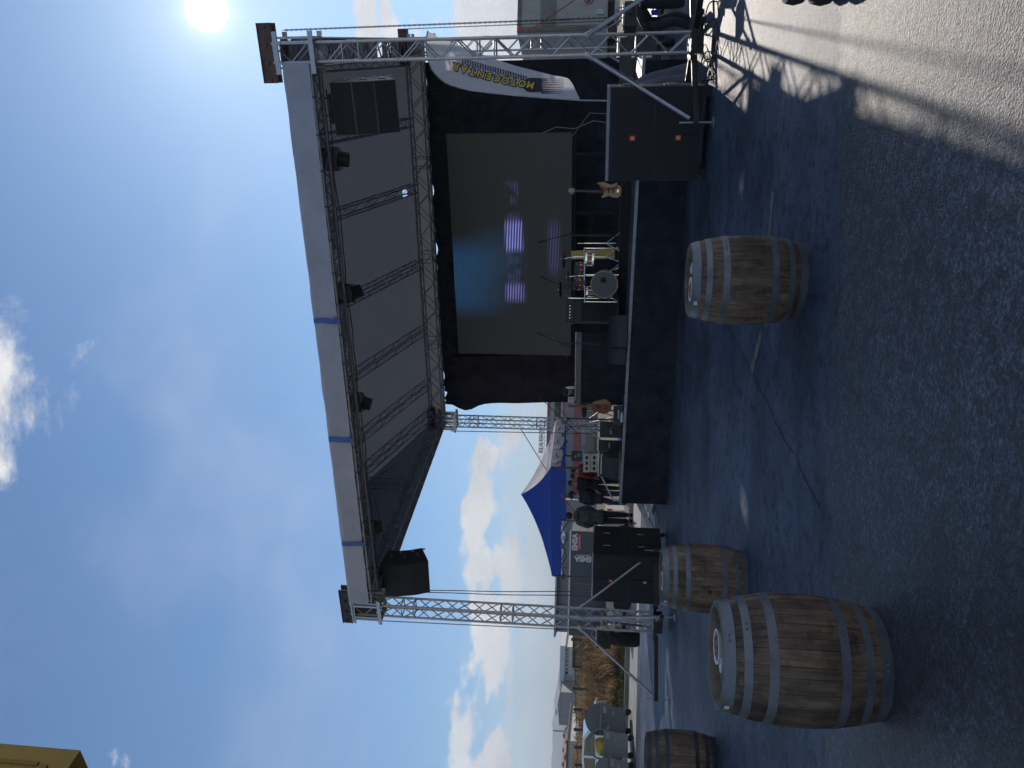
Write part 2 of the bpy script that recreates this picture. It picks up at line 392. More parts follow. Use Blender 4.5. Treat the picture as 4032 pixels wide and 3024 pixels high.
# ---------------------------------------------------------------- trusses
def truss(mb, p0, p1, a, r=.025, rb=.011, up=(0, 0, 1), mod=None, joints=(), n=8):
    p0, p1 = Vector(p0), Vector(p1); d = (p1-p0); Lg = d.length; d.normalize()
    u = Vector(up)
    if abs(d.dot(u)) > .95: u = Vector((0, 1, 0))
    s = d.cross(u).normalized(); u = s.cross(d).normalized(); h = a/2
    cor = [s*sx*h+u*sy*h for sx, sy in ((-1, -1), (1, -1), (1, 1), (-1, 1))]
    for c in cor: mb.tube(p0+c, p1+c, r, n)
    k = max(2, round(Lg/(mod or a*1.05))); st = Lg/k
    for f in range(4):
        A, B = cor[f], cor[(f+1) % 4]
        for i in range(k):
            x0, x1 = d*st*i, d*st*(i+1)
            P, Q = (A, B) if (i+f//2) % 2 == 0 else (B, A)
            mb.tube(p0+P+x0, p0+Q+x1, rb, 5, caps=False)
        for e in (0.02, Lg-.02): mb.tube(p0+A+d*e, p0+B+d*e, rb, 5, caps=False)
        for j in joints:
            for dd in (-.14, .14): mb.tube(p0+A+d*(j+dd), p0+B+d*(j+dd), rb*1.15, 5, caps=False)
    for j in joints:
        for c in cor: mb.tube(p0+c+d*(j-.05), p0+c+d*(j+.05), r*1.22, n)
    return mb
def ladder(mb, p0, p1, a, r=.02, rb=.011, up=(0, 0, 1)):
    truss(mb, p0, p1, a, r, rb, up, mod=.5, n=6)
TA = .30
def tower(name_label, loc, top=7.3, joints=(1.0, 3.3, 5.6), beamrz=0.):
    t = thing('truss_tower', name_label, 'truss tower', loc, 0, 'truss towers at the corners of the stage roof')
    mb = MB(); truss(mb, (0, 0, .34), (0, 0, top), TA, .0265, .0125, joints=joints); mb.out('mast', ALU, t)
    # sleeve that rides on the mast and carries the roof trusses
    mb = MB(); z0, z1 = 6.58, 7.2; q = .235
    for z in (z0, z1):
        for s in (-1, 1):
            mb.box((0, s*q, z), (2*q+.2, .03, .08)); mb.box((s*q, 0, z), (.03, 2*q-.04, .08))
            mb.box((s*.14, 0, z+.0), (.03, 2*q-.04, .05))
    for sx in (-1, 1):
        for sy in (-1, 1):
            mb.box((sx*q, sy*(q-.035), (z0+z1)/2), (.035, .06, z1-z0-.082)); mb.box((sx*.16, sy*(q+.002), (z0+z1)/2), (.05, .02, z1-z0-.082))
    sl = mb.out('roof_sleeve', ALU, t, bevel=.004)
    for z in (z0+.1, z1-.1):
        for sx in (-1, 1):
            mb = MB(); mb.lathe([(.05, -.04), (.05, .04)], 10, (sx*.195, -.12, z), Matrix.Rotation(PI/2, 3, 'Y')); mb.out('roller', YEL, sl)
    # head beam over the mast
    mb = MB(); M = Matrix.Rotation(beamrz, 3, 'Z')
    for y in (-.09, .09):
        mb.box(M @ Vector((0, y, top+.12)), (.95, .02, .22), M=M)
        mb.box(M @ Vector((0, y, top+.236)), (.95, .07, .012), M=M); mb.box(M @ Vector((0, y, top+.004)), (.95, .07, .012), M=M)
    for x in (-.42, -.15, .15, .42): mb.lathe([(.035, -.13), (.035, .13)], 10, M @ Vector((x, 0, top+.12)), M @ Matrix.Rotation(PI/2, 3, 'X'))
    mb.out('head_beam', IRON, t)
    # base frame, outriggers, braces, jacks
    mb = MB(); mb.box((0, 0, .30), (.52, .52, .07)); mb.box((0, 0, .2), (.34, .34, .14)); mb.out('base_frame', STEELK, t, bevel=.008)
    for sx in (-1, 1):
        for sy in (-1, 1):
            e = Vector((sx*1.16, sy*1.16, .27))
            mb = MB(); mb.bar((sx*.2, sy*.2, .27), e, .075, .09); ou = mb.out('outrigger', STEELK, t, bevel=.006)
            mb = MB(); b0 = Vector((sx*TA/2, sy*TA/2, 1.98)); b1 = Vector((sx*1.07, sy*1.07, .36)); dd = (b1-b0).normalized()
            mb.tube(b0+dd*.1, b1, .031, 10); mb.tube(b0, b0+dd*.12, .04, 8); mb.lathe([(.045, -.04), (.045, .04)], 10, b0); br = mb.out('brace', ALU, t)
            mb = MB(); mb.tube((e.x*.97, e.y*.97, .02), (e.x*.97, e.y*.97, .52), .014, 8); mb.lathe([(.085, 0), (.085, .012), (.03, .03)], 14, (e.x*.97, e.y*.97, .003))
            mb.out('jack_foot', GALV, t)
    return t
TW = tower('front truss tower beside the tall stack of big black subwoofers', (0, 0, 0))
for lx, ly, lab in ((-W-.04, .02, 'far front truss tower to the left of the blue canopy, beside the corner loudspeaker stack'),
                    (-W, D, 'rear truss tower standing behind the deck at the ragged end of the black curtain'),
                    (.02, D, 'rear truss tower in front of the white lorry body, seen through the nearest tower')):
    tw = dup(TW, (lx, ly, 0), 0, lab)
    if lx < -1 and ly < 1:
        for ch in tw.children:
            if ch.name.startswith('head_beam'): ch.data = ch.data.copy(); ch.data.materials[0] = BLKP
# ---------------------------------------------------------------- roof
rt_ = lambda x: -x*.0075                  # the grid hangs a little higher at its left end
ROOF = thing('stage_roof', 'grey tarpaulin stage roof on aluminium trusses above the stage', 'stage roof', (-W/2, D/2, 6.6))
FA = .44
zf, zb = 6.86, 7.13
def RP(x, y, z): return Vector((x, y, z+rt_(x)))
mb = MB(); truss(mb, RP(-.27, 0, zf), RP(-W+.27, 0, zf), FA, .026, .013, joints=(3.0, 6.0, 9.0)); mb.out('front_truss', ALU, ROOF, world=True)
mb = MB(); truss(mb, RP(-.27, D, zb), RP(-W+.27, D, zb), FA, .026, .013, joints=(2.9, 5.8, 8.7)); mb.out('back_truss', ALU, ROOF, world=True)
for x in (0, -W):
    mb = MB(); truss(mb, RP(x, .27, zf+.01), RP(x, D-.27, zb-.01), FA, .025, .012, joints=(2.4, 4.8, 7.2)); mb.out('side_truss', ALU, ROOF, world=True)
RY, RZ = 5.3, 8.72
for i, x in enumerate((-.35, -2., -3.9, -6.25, -8.45, -10.4, -W+.32)):
    mb = MB()
    ladder(mb, RP(x, .24, 6.98), RP(x, RY-.06, RZ-.15), .24); ladder(mb, RP(x, RY+.06, RZ-.15), RP(x, D-.2, 7.36), .24)
    mb.out('rafter', ALUD, ROOF, world=True)
for x in (-W+.02,):
    mb = MB(); truss(mb, RP(x, RY, 7.2), RP(x, RY, RZ-.25), .24, .018, .01)
    mb.tube(RP(x, 2.6, 7.1), RP(x, RY, 8.3), .018, 6); mb.tube(RP(x, 8.0, 7.2), RP(x, RY, 8.3), .018, 6); mb.out('king_post', ALUD, ROOF, world=True)
mb = MB(); truss(mb, RP(-.3, RY, RZ-.15), RP(-W+.3, RY, RZ-.15), .22, .018, .01); mb.out('ridge_truss', ALUD, ROOF, world=True)
def roofz(y):
    y0, z0, y1, z1 = -.26, 7.105, D+.32, 7.44
    z = z0+(RZ-z0)*(y-y0)/(RY-y0) if y < RY else RZ+(z1-RZ)*(y-RY)/(y1-RY)
    return z
def can(u, v):
    x = .19-u*(W+.47); y = -.26+v*(D+.58); z = roofz(y)
    return RP(x, y, z-.035*abs(math.sin(u*6*PI))*math.sin(PI*min(1, v*2 if v < .5 else 2-v*2))**.5*0+.02*wob((x*.8, y*.8, 1)))
mb = MB(); mb.grid(can, 60, 40)
hole = [f for f in mb.bm.faces if abs(f.calc_center_median().x+4.05) < .17 and abs(f.calc_center_median().y-9.16) < .15 or abs(f.calc_center_median().x) < .15 and abs(f.calc_center_median().y-8.5) < .13]
bmesh.ops.delete(mb.bm, geom=hole, context='FACES'); mb.out('canopy', TARPU, ROOF, world=True)
def fas(u, v):
    x = -.16-u*(W-.40); z = 6.64+v*.475
    wr = .022*wob((x*3.1, z*1.4, 3))+.014*wob((x*9+z*6, z*5, 8))
    return Vector((x, -.262+wr*(1-.5*v), z+rt_(x)*1.6+(.012*wob((x*1.7, 0, 5)) if v > .9 else 0)))
mb = MB(); mb.grid(fas, 220, 8); mb.out('fascia_sheet', TARP, ROOF, world=True)
for x in (-W-.26, .20):                   # gable ends closed with sheet, hung a bit below the side truss
    def gab(u, v):
        y = -.2+u*(D+.45); zl = 6.62+.27*u+.03*abs(math.sin(u*22))*(1 if x < -1 else .3)
        zt = roofz(y); return RP(x, y, zl+(zt-zl)*v)+Vector((.03*wob((y*1.5, v*3, x)), 0, 0))
    mb = MB(); mb.grid(gab, 50, 6); mb.out('gable_sheet', TARPU, ROOF, world=True)
def bsh(u, v):
    x = .19-u*(W+.47); z = 7.50-v*.60; return RP(x, D+.325+.02*wob((x*2, z, 6)), z)
mb = MB(); mb.grid(bsh, 90, 5); mb.out('back_sheet', TARPU, ROOF, world=True)
x = -.7
while x > -W+.6:                          # cable ties along the lower front chord and the curtain line
    mb = MB(); z = 6.64+rt_(x); mb.torus((x, -.235, z), .036, .007, Matrix.Rotation(PI/2, 3, 'Y'), 10, 4)
    mb.tube((x, -.27, z+.02), (x+random.uniform(-.03, .03), -.30, z-.05), .006, 4); mb.out('cable_tie', BLKP, ROOF, world=True); x -= .62
for x, w in ((-4.75, .10), (-7.35, .12), (-9.95, .10)):
    mb = MB(); mb.grid(lambda u, v: Vector((x-w/2+w*u+.03*wob((x, v*2, 1)), -.285+.008*wob((x, v*6, 2)), 6.60+rt_(x)*1.5+v*.515)), 2, 8)
    mb.box((x+.03, -.30, 6.72+rt_(x)), (.12, .012, .05), M=Matrix.Rotation(.5, 3, 'Y')); mb.out('ratchet_strap', BLUE, ROOF, world=True)
# power cable draped along the front truss
mb = MB(); P = []
for i in range(160):
    x = -.6-i*(W-1.2)/159; P.append((x, .24+.02*wob((x*3, 0, 0)), 6.60+rt_(x)-.07*abs(math.sin(x*1.45))*(.6+.5*wob((x, 3, 3)))))
mb.path(P, .012, 5); mb.out('power_cable', BLKP, ROOF, world=True)
# ---------------------------------------------------------------- curtain and screen
CUR = thing('stage_curtain', 'black cloth backdrop hanging along the back of the stage', 'curtain', (-5.8, D+.25, 1.0))
def cur(u, v):
    xr = -.40; z = 6.85-v*5.8
    xl = -11.45+.42*v+.10*wob((0, v*5, 2))-.14*math.exp(-((v-.13)/.05)**2)+.10*math.exp(-((v-.02)/.03)**2)
    x = xr+(xl-xr)*u
    top = 6.93+rt_(x)-.035*abs(math.sin(x*PI/.62))-.13*max(0., wob((x*1.1, 7, 7))-.16)*abs(math.sin(x*PI/.62))-(.09*abs(math.sin(x*PI/.62)) if -11.3 < x < -10.9 else 0)
    z = top+(.95-top)*v
    y = D+.30+.05*math.sin(x*5.5+1.2*wob((x*.8, z*.3, 0)))*(.3+.7*v)+.05*wob((x*1.3, z*1.1, 5))
    return Vector((x, y, z))
mb = MB(); mb.grid(cur, 260, 26); mb.out('cloth', BLKF, CUR, world=True)
mb = MB()                                # paler second length tied on at the left end
def cur2(u, v):
    x = -9.55-u*1.55+.25*v*(1-u); z = 6.55-.1*u+(2.1-6.55)*v
    return Vector((x, D+.16+.05*math.sin(u*9+v)+.05*wob((x*1.2, z, 9)), z+.15*u*v))
mb.grid(cur2, 24, 20); mb.out('patch_cloth', mat('brown_black_cloth', (.035, .026, .034), .9, var=.25, scale=2, spec=.2), CUR, world=True)
x = -.62
while x > -11.3:
    mb = MB(); mb.torus((x, D+.06, 6.88+rt_(x)), .05, .008, Matrix.Rotation(PI/2, 3, 'Y'), 10, 4); mb.tube((x, D+.12, 6.9+rt_(x)), (x-.02, D+.2, 6.45+random.uniform(-.1, .1)), .007, 4)
    mb.out('cable_tie', BLKP, CUR, world=True); x -= .62
SCR = thing('led_screen', 'large dark video wall showing blue glow and violet banding', 'video screen', (-5.36, 8.0, 1.2))
sx0, sx1, sz0, sz1 = -8.70, -2.20, 2.56, 6.03
def led_mat():
    m = bpy.data.materials.new('led_panel'); m.use_nodes = True; nt = m.node_tree; N = nt.nodes; L = nt.links; b = N['Principled BSDF']
    b.inputs['Base Color'].default_value = (.075, .074, .072, 1); b.inputs['Roughness'].default_value = .55
    uv = N.new('ShaderNodeTexCoord'); sp = N.new('ShaderNodeSeparateXYZ'); L.new(uv.outputs['UV'], sp.inputs[0]); X, Y = sp.outputs[0], sp.outputs[1]
    def mt(op, a, c=None):
        n = N.new('ShaderNodeMath'); n.operation = op
        for i, v in enumerate((a, c)):
            if v is None: continue
            if isinstance(v, bpy.types.NodeSocket): L.new(v, n.inputs[i])
            else: n.inputs[i].default_value = v
        return n.outputs[0]
    def ss(x, a, c):
        n = N.new('ShaderNodeMapRange'); n.interpolation_type = 'SMOOTHSTEP'; L.new(x, n.inputs[0]); n.inputs[1].default_value = a; n.inputs[2].default_value = c; return n.outputs[0]
    def win(x, a, c, s): return mt('MULTIPLY', ss(x, a-s, a+s), mt('SUBTRACT', 1., ss(x, c-s, c+s)))
    def nz(sx, sy, sc, det=3):
        mp = N.new('ShaderNodeMapping'); mp.inputs['Scale'].default_value = (sx, sy, 1); L.new(uv.outputs['UV'], mp.inputs[0])
        n = N.new('ShaderNodeTexNoise'); n.inputs['Scale'].default_value = sc; n.inputs['Detail'].default_value = det; L.new(mp.outputs[0], n.inputs['Vector']); return n.outputs['Fac']
    # scan bands, tilted a little as a phone camera catches them
    ph = mt('ADD', mt('MULTIPLY', Y, 46.), mt('MULTIPLY', X, 4.)); st = mt('POWER', mt('ADD', mt('MULTIPLY', mt('SINE', mt('MULTIPLY', ph, 2*PI)), .5), .5), 2.)
    blue = mt('MULTIPLY', win(X, .22, .52, .07), ss(Y, .38, 1.0)); blue = mt('MULTIPLY', blue, mt('ADD', .35, mt('MULTIPLY', st, 1.1)))
    b2 = mt('MULTIPLY', mt('MULTIPLY', win(X, .38, .60, .05), win(Y, .40, .8, .15)), mt('MULTIPLY', st, .45))
    # white-violet figures of the test picture
    st2 = mt('POWER', mt('ADD', mt('MULTIPLY', mt('SINE', mt('MULTIPLY', mt('ADD', mt('MULTIPLY', Y, 44.), mt('MULTIPLY', X, 5.)), 2*PI)), .5), .5), 1.6)
    bar = mt('MULTIPLY', win(X, .28, .80, .015), win(Y, .43, .545, .02)); bar = mt('MULTIPLY', bar, ss(nz(9, 5, 2., 4), .40, .60))
    hot = mt('MULTIPLY', mt('MULTIPLY', win(X, .50, .63, .02), win(Y, .405, .55, .015)), 1.5)
    hot2 = mt('MULTIPLY', mt('MULTIPLY', win(X, .265, .345, .02), win(Y, .40, .56, .03)), .9)
    faint = mt('MULTIPLY', mt('MULTIPLY', win(X, .40, .62, .05), win(Y, .10, .19, .03)), .28)
    wt = mt('MULTIPLY', mt('ADD', mt('ADD', mt('MULTIPLY', bar, .22), hot), mt('ADD', hot2, faint)), st2)
    cxy = N.new('ShaderNodeCombineXYZ')
    for i, (kb, kw) in enumerate(((.004, .14), (.042, .135), (.11, .42))):
        L.new(mt('ADD', mt('MULTIPLY', mt('ADD', blue, b2), kb), mt('MULTIPLY', wt, kw)), cxy.inputs[i])
    L.new(cxy.outputs[0], b.inputs['Emission Color']); b.inputs['Emission Strength'].default_value = 1.
    return m
LED = led_mat()
mb = MB(); v = mb._add([(sx0, 8.0, sz0), (sx1, 8.0, sz0), (sx1, 8.0, sz1), (sx0, 8.0, sz1)], [(0, 1, 2, 3)])
o = mb.out('display', LED, SCR, smooth=False, world=True, normals=False)
uvl = o.data.uv_layers.new(name='UVMap')
for lp, c in zip(uvl.data, ((0, 0), (1, 0), (1, 1), (0, 1))): lp.uv = c
mb = MB(); mb.box(((sx0+sx1)/2, 8.07, (sz0+sz1)/2), (sx1-sx0, .13, sz1-sz0)); mb.out('cabinet', BLKP, SCR, world=True)
mb = MB()
for x in (sx0+.6, -6.4, -4.4, sx1-.6): mb.bar((x, 8.2, 1.05), (x, 8.2, sz0+.4), .08, .08)
mb.bar((sx0, 8.2, sz0-.06), (sx1, 8.2, sz0-.06), .1, .1); mb.out('support_frame', BLKF, SCR, world=True)
mb = MB(); mb.path([(-2.22, 7.97, 3.4), (-2.05, 7.95, 3.0), (-2.1, 7.95, 2.5), (-1.9, 7.9, 2.0), (-2.0, 7.9, 1.3)], .012, 5); mb.path([(-2.3, 7.93, 2.56), (-1.7, 7.9, 2.1), (-1.75, 7.9, 1.3)], .01, 5)
mb.out('signal_cable', mat('pale_cable', (.22, .2, .17), .6), SCR, world=True)
# ---------------------------------------------------------------- stage platform, riser, steps
TL = .0125
STG = thing('stage_platform', 'low black skirted stage platform with a pale deck edge', 'stage platform', (-5.3, 2.2, 0))
def dz(x): return 1.02+(-x-2.4)*TL        # deck height at x
def slab(mb, x0, x1, y0, y1, zt, th):
    P = [(x, y, dz(x)+zt-th*k) for k in (1, 0) for x, y in ((x0, y0), (x1, y0), (x1, y1), (x0, y1))]
    mb._add(P, [(0, 3, 2, 1), (4, 5, 6, 7), (0, 1, 5, 4), (1, 2, 6, 5), (2, 3, 7, 6), (3, 0, 4, 7)])
mb = MB(); slab(mb, -10.2, -.3, 2.235, D+.1, -.003, .07); mb.out('deck', DECK, STG, world=True)
mb = MB()
for i in range(5): slab(mb, -10.22+i*2.0+.004, -10.22+(i+1)*2.0-.004, 2.19, 2.232, 0, .062)
slab(mb, -10.235, -10.204, 2.19, D, -.005, .09); mb.out('edge_profile', EDGE, STG, world=True)
def skirt(u, v):
    x = -10.2+u*9.9; z = dz(x)-.066
    return Vector((x, 2.215+.02*math.sin(x*6)*v+.03*wob((x*1.5, v*2, 4))*v, z+(-.01-z)*v))
mb = MB(); mb.grid(skirt, 120, 8); mb.out('skirt', BLKF, STG, world=True)
for x in (-10.1, -8.1, -6.1, -4.1, -2.1, -.5):
    for y in (2.6, 4.6, 6.6, 8.6):
        if x < -9 or y < 3: mb = MB(); mb.tube((x, y, 0), (x, y, dz(x)-.07), .03, 8); mb.out('scaffold_leg', ALUD, STG, world=True)
for y0, y1 in ((2.6, 4.6), (4.6, 6.6), (6.6, 8.6)): mb = MB(); mb.tube((-10.1, y0, .2), (-10.1, y1, .95), .02, 6); mb.tube((-10.1, y0, .95), (-10.1, y1, .95), .022, 6); mb.out('scaffold_brace', ALUD, STG, world=True)
RIS = MB(); slab(RIS, -8.6, -1.0, 5.0, 7.7, .21, .21); single(RIS, 'drum_riser', mat('riser_cloth', (.016, .017, .022), .85, var=.3), 'low dark riser across the middle of the stage deck', 'riser', (-4.8, 6.3, 1.05), world=True)
ST = thing('stage_stairs', 'aluminium steps with sloping rails at the far end of the stage', 'stairs', (-10.9, 4.4, 0))
for y in (4.0, 5.0):
    mb = MB(); mb.bar((-10.3, y, .98), (-12.3, y, .10), .05, .13); mb.out('stringer', ALUD, ST, world=True)
    mb = MB(); mb.bar((-10.35, y, 1.9), (-11.9, y, 1.2), .035, .035); mb.bar((-10.35, y, 1.0), (-10.35, y, 1.9), .035, .035); mb.bar((-11.9, y, .25), (-11.9, y, 1.2), .035, .035)
    if y > 4.5: mb.out('handrail', ALUD, ST, world=True)
for i in range(4):
    mb = MB(); mb.box((-10.62-i*.42, 4.5, .80-i*.19), (.28, .95, .04)); mb.out('tread', ALUD, ST, world=True)
mb = MB(); mb.bar((-10.3, 3.9, .3), (-11.5, 3.9, .3), .05, .05); mb.bar((-10.3, 3.9, .62), (-11.2, 3.9, .62), .04, .04); mb.bar((-10.4, 3.9, .1), (-10.9, 3.9, .75), .04, .04); mb.out('bracing', ALU, ST, world=True)
# ---------------------------------------------------------------- hoist chains and hanging cables
def chain(pa, pb, name_label, link=.042, wire=.0055, mtl=None):
    pa, pb = Vector(pa), Vector(pb); Lg = (pb-pa).length; n = int(Lg/link); d = (pb-pa).normalized()
    mb = MB(); u = Vector((1, 0, 0)); s = d.cross(u).normalized(); u = s.cross(d)
    for i in range(n):
        c = pa+d*link*(i+.5); x = u if i % 2 else s; y = d; z = x.cross(y)
        mb.torus(c, .5, wire/.0235 if False else .22, Matrix((x*.024, y*.058, z*.024)).transposed(), 8, 4)
    mb.bm.transform(Matrix.Translation(-pa))
    o = mb.out('hoist_chain', mtl or GALV); o.location = pa
    return tag(o, name_label, 'chain', 'hoist chains hanging beside the truss towers')
CHS = mat('chain_steel', (.10, .10, .11), .45, .7)
chain(at(2905, 1115, 12.35), at(2956, 2440, 12.35), 'long steel chain hanging outside the near right tower down to its motor', mtl=CHS)
chain(at(2910, 1600, 21.0), at(2942, 2400, 21.0), 'thin far chain hanging just inside the near chain by the white lorry', mtl=CHS)
chain(at(580, 1492, 18.4), at(540, 2345, 18.4), 'long steel chain hanging to the left of the far front tower', mtl=CHS)
chain(at(1327, 1775, 21.6), at(1316, 2340, 21.6), 'thin steel chain hanging beside the rear tower above the white canopy corner', mtl=CHS)
for U0, U1, lab in ((699, 693, 'black cable hanging from the left speaker array, nearest the canopy'), (692, 676, 'black cable hanging from the left speaker array, nearest the tower')):
    mb = MB(); P = [at(U0+(U1-U0)*t+1.5*math.sin(t*9), 1600+t*730, 18.5) for t in [i/14 for i in range(15)]]
    mb.path(P, .011, 5); single(mb, 'hanging_cable', BLKP, lab, 'cable', P[-1], group='cables hanging from the left array', world=True)
def hoist(Ut, Vt, Vb, U1, F, bagV, lab, bag):
    c = at((Ut+U1)/2, (Vt+Vb)/2, F); w = px(abs(Ut-U1), F); h = px(Vb-Vt, F)
    t = thing('chain_hoist', lab, 'chain hoist', c-Vector((0, 0, h/2)), YAW, 'electric chain hoists by the towers')
    mb = MB(); mb.box((0, 0, h/2), (w, .26, h)); mb.out('motor_case', BLKP, t, bevel=.02)
    mb = MB(); mb.lathe([(w*.16, -.01), (w*.16, .015), (w*.12, .02)], 18, (w*.1, -.135, h*.5), Matrix.Rotation(PI/2, 3, 'X')); mb.out('end_cap', STEELK, t)
    mb = MB(); mb.box((0, -.02, h+.012), (w*.9, .2, .03)); mb.out('cooling_plate', ALU, t)
    mb = MB(); mb.path([(w*.32, -.05, h), (w*.36, -.05, h+.10), (w*.1, -.05, h+.13), (-w*.1, -.05, h+.02)], .012, 6); mb.out('lifting_hook', GALV, t)
    if bag: 
        g = at(bag[0], bag[2], F); bw = px(bag[1], F); bh = px(bag[3]-bag[2], F); lx = (g-c).dot(_rt)
        mb = MB(); mb.lathe([(bw*.42, -bh*1.0+.0), (bw*.5, -bh*.86), (bw*.5, -bh*.4), (bw*.42, -.03), (bw*.36, 0)], 18, (lx, 0, (g.z-c.z)+h/2))
        mb.out('chain_bag', BLKF, t)
    return t
hoist(3004, 2458, 2506, 2908, 12.3, 0, 'square black chain hoist beside the near right tower over the crouched worker', (3022, 66, 2520, 2690))
hoist(552, 2350, 2405, 478, 18.5, 0, 'black chain hoist with a long black chain bag left of the far front tower', (514, 62, 2405, 2516))
hoist(2905, 2392, 2424, 2862, 20.8, 0, 'small dark chain hoist in front of the white lorry body', None)
# ---------------------------------------------------------------- line arrays and subwoofers
def line_array(loc, rz, lab, side):
    t = thing('line_array', lab, 'loudspeaker', loc, rz, 'hanging three box speaker arrays')
    y, z, tilt = 0., 0., R(2)
    for i in range(3):
        M = Matrix.Rotation(tilt, 3, 'X'); w, d, h = .90, .62, .385
        o0 = Vector((0, y, z)); f = lambda p: o0+M @ Vector(p)
        mb = MB()
        P = [f((sx*w/2, -d/2, zz)) for zz in (0, -h) for sx in (-1, 1)]+[f((sx*w*.5, d/2, zz)) for zz in (-.035, -h+.035) for sx in (-1, 1)]
        mb._add(P, [(0, 1, 3, 2), (4, 6, 7, 5), (0, 4, 5, 1), (2, 3, 7, 6), (0, 2, 6, 4), (1, 5, 7, 3)])
        cb = mb.out('cabinet', side, t, bevel=.008)
        mb = MB(); q = [f((sx*(w/2-.012), -d/2-.012-.03*(1-(2*k/6-1)**2)*0, zz)) for k in (0,) for zz in (-.012, -h+.012) for sx in (-1, 1)]
        mb.prism([q[0], q[1], q[3], q[2]], M @ Vector((0, .01, 0))); mb.out('grille', GRILLE, cb)
        for sx in (-1, 1):
            mb = MB(); mb.box(f((sx*(w/2+.004), .02, -h/2)), (.012, .20, .13), M=M); mb.out('side_handle', BLKP, cb)
            mb = MB(); mb.box(f((sx*(w/2+.010), .02, -h/2)), (.014, .18, .022), M=M); mb.box(f((sx*(w/2+.006), d/2-.08, -h*.98)), (.02, .05, .07), M=M); mb.out('rigging_bar', GALV, cb)
        nxt = tilt+R(11); e = o0+M @ Vector((0, -d/2, -h-.004))
        M2 = Matrix.Rotation(nxt, 3, 'X'); b = M2 @ Vector((0, -d/2, 0)); y, z = (e-b).y, (e-b).z; tilt = nxt
    mb = MB(); mb.box((0, 0, .03), (.5, .6, .05)); mb.tube((.15, 0, .05), (.15, 0, .32), .012, 6); mb.tube((-.15, 0, .05), (-.15, 0, .32), .012, 6); mb.out('flying_frame', STEELK, t)
    return t
SIDEG = mat('worn_grey_cabinet', (.10, .105, .11), .55, var=.15, scale=8)
line_array(at(2604, 1330, 13.5), R(-4), 'right hanging speaker array with pale side panels under the roof corner', SIDEG)
line_array(at(768, 1515, 18.5), R(4), 'left hanging speaker array silhouetted against the sky by the far tower', BLKP)
def subwoofer(loc, lab, w, d, h, rz=0., caster=True, group='big black subwoofers in two stacks'):
    t = thing('subwoofer', lab, 'loudspeaker', loc, rz, group); z0 = .12 if caster else 0.
    mb = MB(); mb.box((0, 0, z0+h/2), (w, d, h-.006)); mb.out('cabinet', BLKP, t, bevel=.012)
    for x0, x1 in ((-w/2+.02, -.008), (.008, w/2-.02)):
        mb = MB(); mb.box(((x0+x1)/2, -d/2-.008, z0+h/2), (x1-x0, .02, h-.045)); mb.out('grille', GRILLE, t, bevel=.006)
    mb = MB(); mb.box((-.05, -d/2-.022, z0+h*.48), (.075, .010, .085)); bd = mb.out('badge', ORANGE, t)
    lettering('JBL', .032, WHITE, bd, FRM((-.05, -d/2-.028, z0+h*.48), (1, 0, 0), (0, 0, 1)), .002, .0012)
    for sx in (-1, 1):
        for y in (-d*.22, d*.22):
            mb = MB(); mb.box((sx*(w/2+.001), y, z0+h*.62), (.014, .11, .24)); hd = mb.out('side_handle', STEELK, t, bevel=.004)
            mb = MB(); mb.tube((sx*(w/2+.014), y, z0+h*.52), (sx*(w/2+.014), y, z0+h*.72), .011, 6); mb.out('grip', GALV, hd)
    if caster:
        for sx in (-1, 1):
            for sy in (-1, 1):
                mb = MB(); c = Vector((sx*(w/2-.12), sy*(d/2-.1), .055)); mb.lathe([(.035, -.02), (.055, -.018), (.055, .018), (.035, .02)], 16, c, Matrix.Rotation(PI/2, 3, 'X'))
                mb.box(c+Vector((0, 0, .045)), (.05, .06, .045)); mb.out('caster', RUB, t)
    return t
sb = at(2508, 2772, 13.0); sb.z = 0
subwoofer(sb, 'lower of the two stacked subwoofers at the right end of the stage', 1.46, .85, .755)
s2 = sb.copy(); s2.z = .12+.757
su = subwoofer(s2, 'upper of the two stacked subwoofers at the right end of the stage', 1.46, .85, .70, caster=False)
mb = MB(); mb.box((0, 0, .03), (1.46, .85, .05)); single(mb, 'case_lid', mat('grey_board', (.24, .26, .30), .5, var=.1), 'grey lid board lying on top of the right subwoofer stack', 'lid', s2+Vector((0, 0, .705)), bevel=.006)
cr = at(833, 2622, 17.9); cl = Vector((cr.x-.70, cr.y+.56, .0))
subwoofer(cl, 'lower subwoofer of the left stack, half hidden behind a barrel', 1.38, 1.12, .78)
subwoofer(cl+Vector((0, 0, .902)), 'upper subwoofer of the left stack below the blue canopy', 1.38, 1.12, .80, caster=False)
mb = MB(); mb.box((0, 0, .012), (1.42, 1.14, .02)); single(mb, 'top_board', ALU, 'thin bright board on top of the left subwoofer stack', 'board', cl+Vector((0, 0, 1.704)))
# ---------------------------------------------------------------- feather flag
FLG = thing('feather_flag', 'white feather flag with yellow lettering behind the near right tower', 'flag', at(2624, 2620, 14.6))
K = 2.765
Lp = [(232, 337), (217, 420), (215, 500), (225, 620), (268, 745), (330, 830), (420, 900), (520, 945), (700, 985), (900, 1010), (1200, 1040), (1500, 1065), (1700, 1078), (1890, 1092)]
Rp = [(236, 337), (320, 390), (450, 450), (600, 510), (700, 545), (850, 600), (1000, 655), (1200, 720), (1400, 770), (1600, 820), (1700, 837), (1765, 852), (1810, 915), (1892, 1086)]
def arc(P, t):
    L = [0]
    for a, b in zip(P, P[1:]): L.append(L[-1]+math.hypot(b[0]-a[0], b[1]-a[1]))
    s = t*L[-1]
    for i in range(len(P)-1):
        if s <= L[i+1]+1e-9:
            k = (s-L[i])/max(1e-9, L[i+1]-L[i]); return (P[i][0]+(P[i+1][0]-P[i][0])*k, P[i][1]+(P[i+1][1]-P[i][1])*k)
    return P[-1]
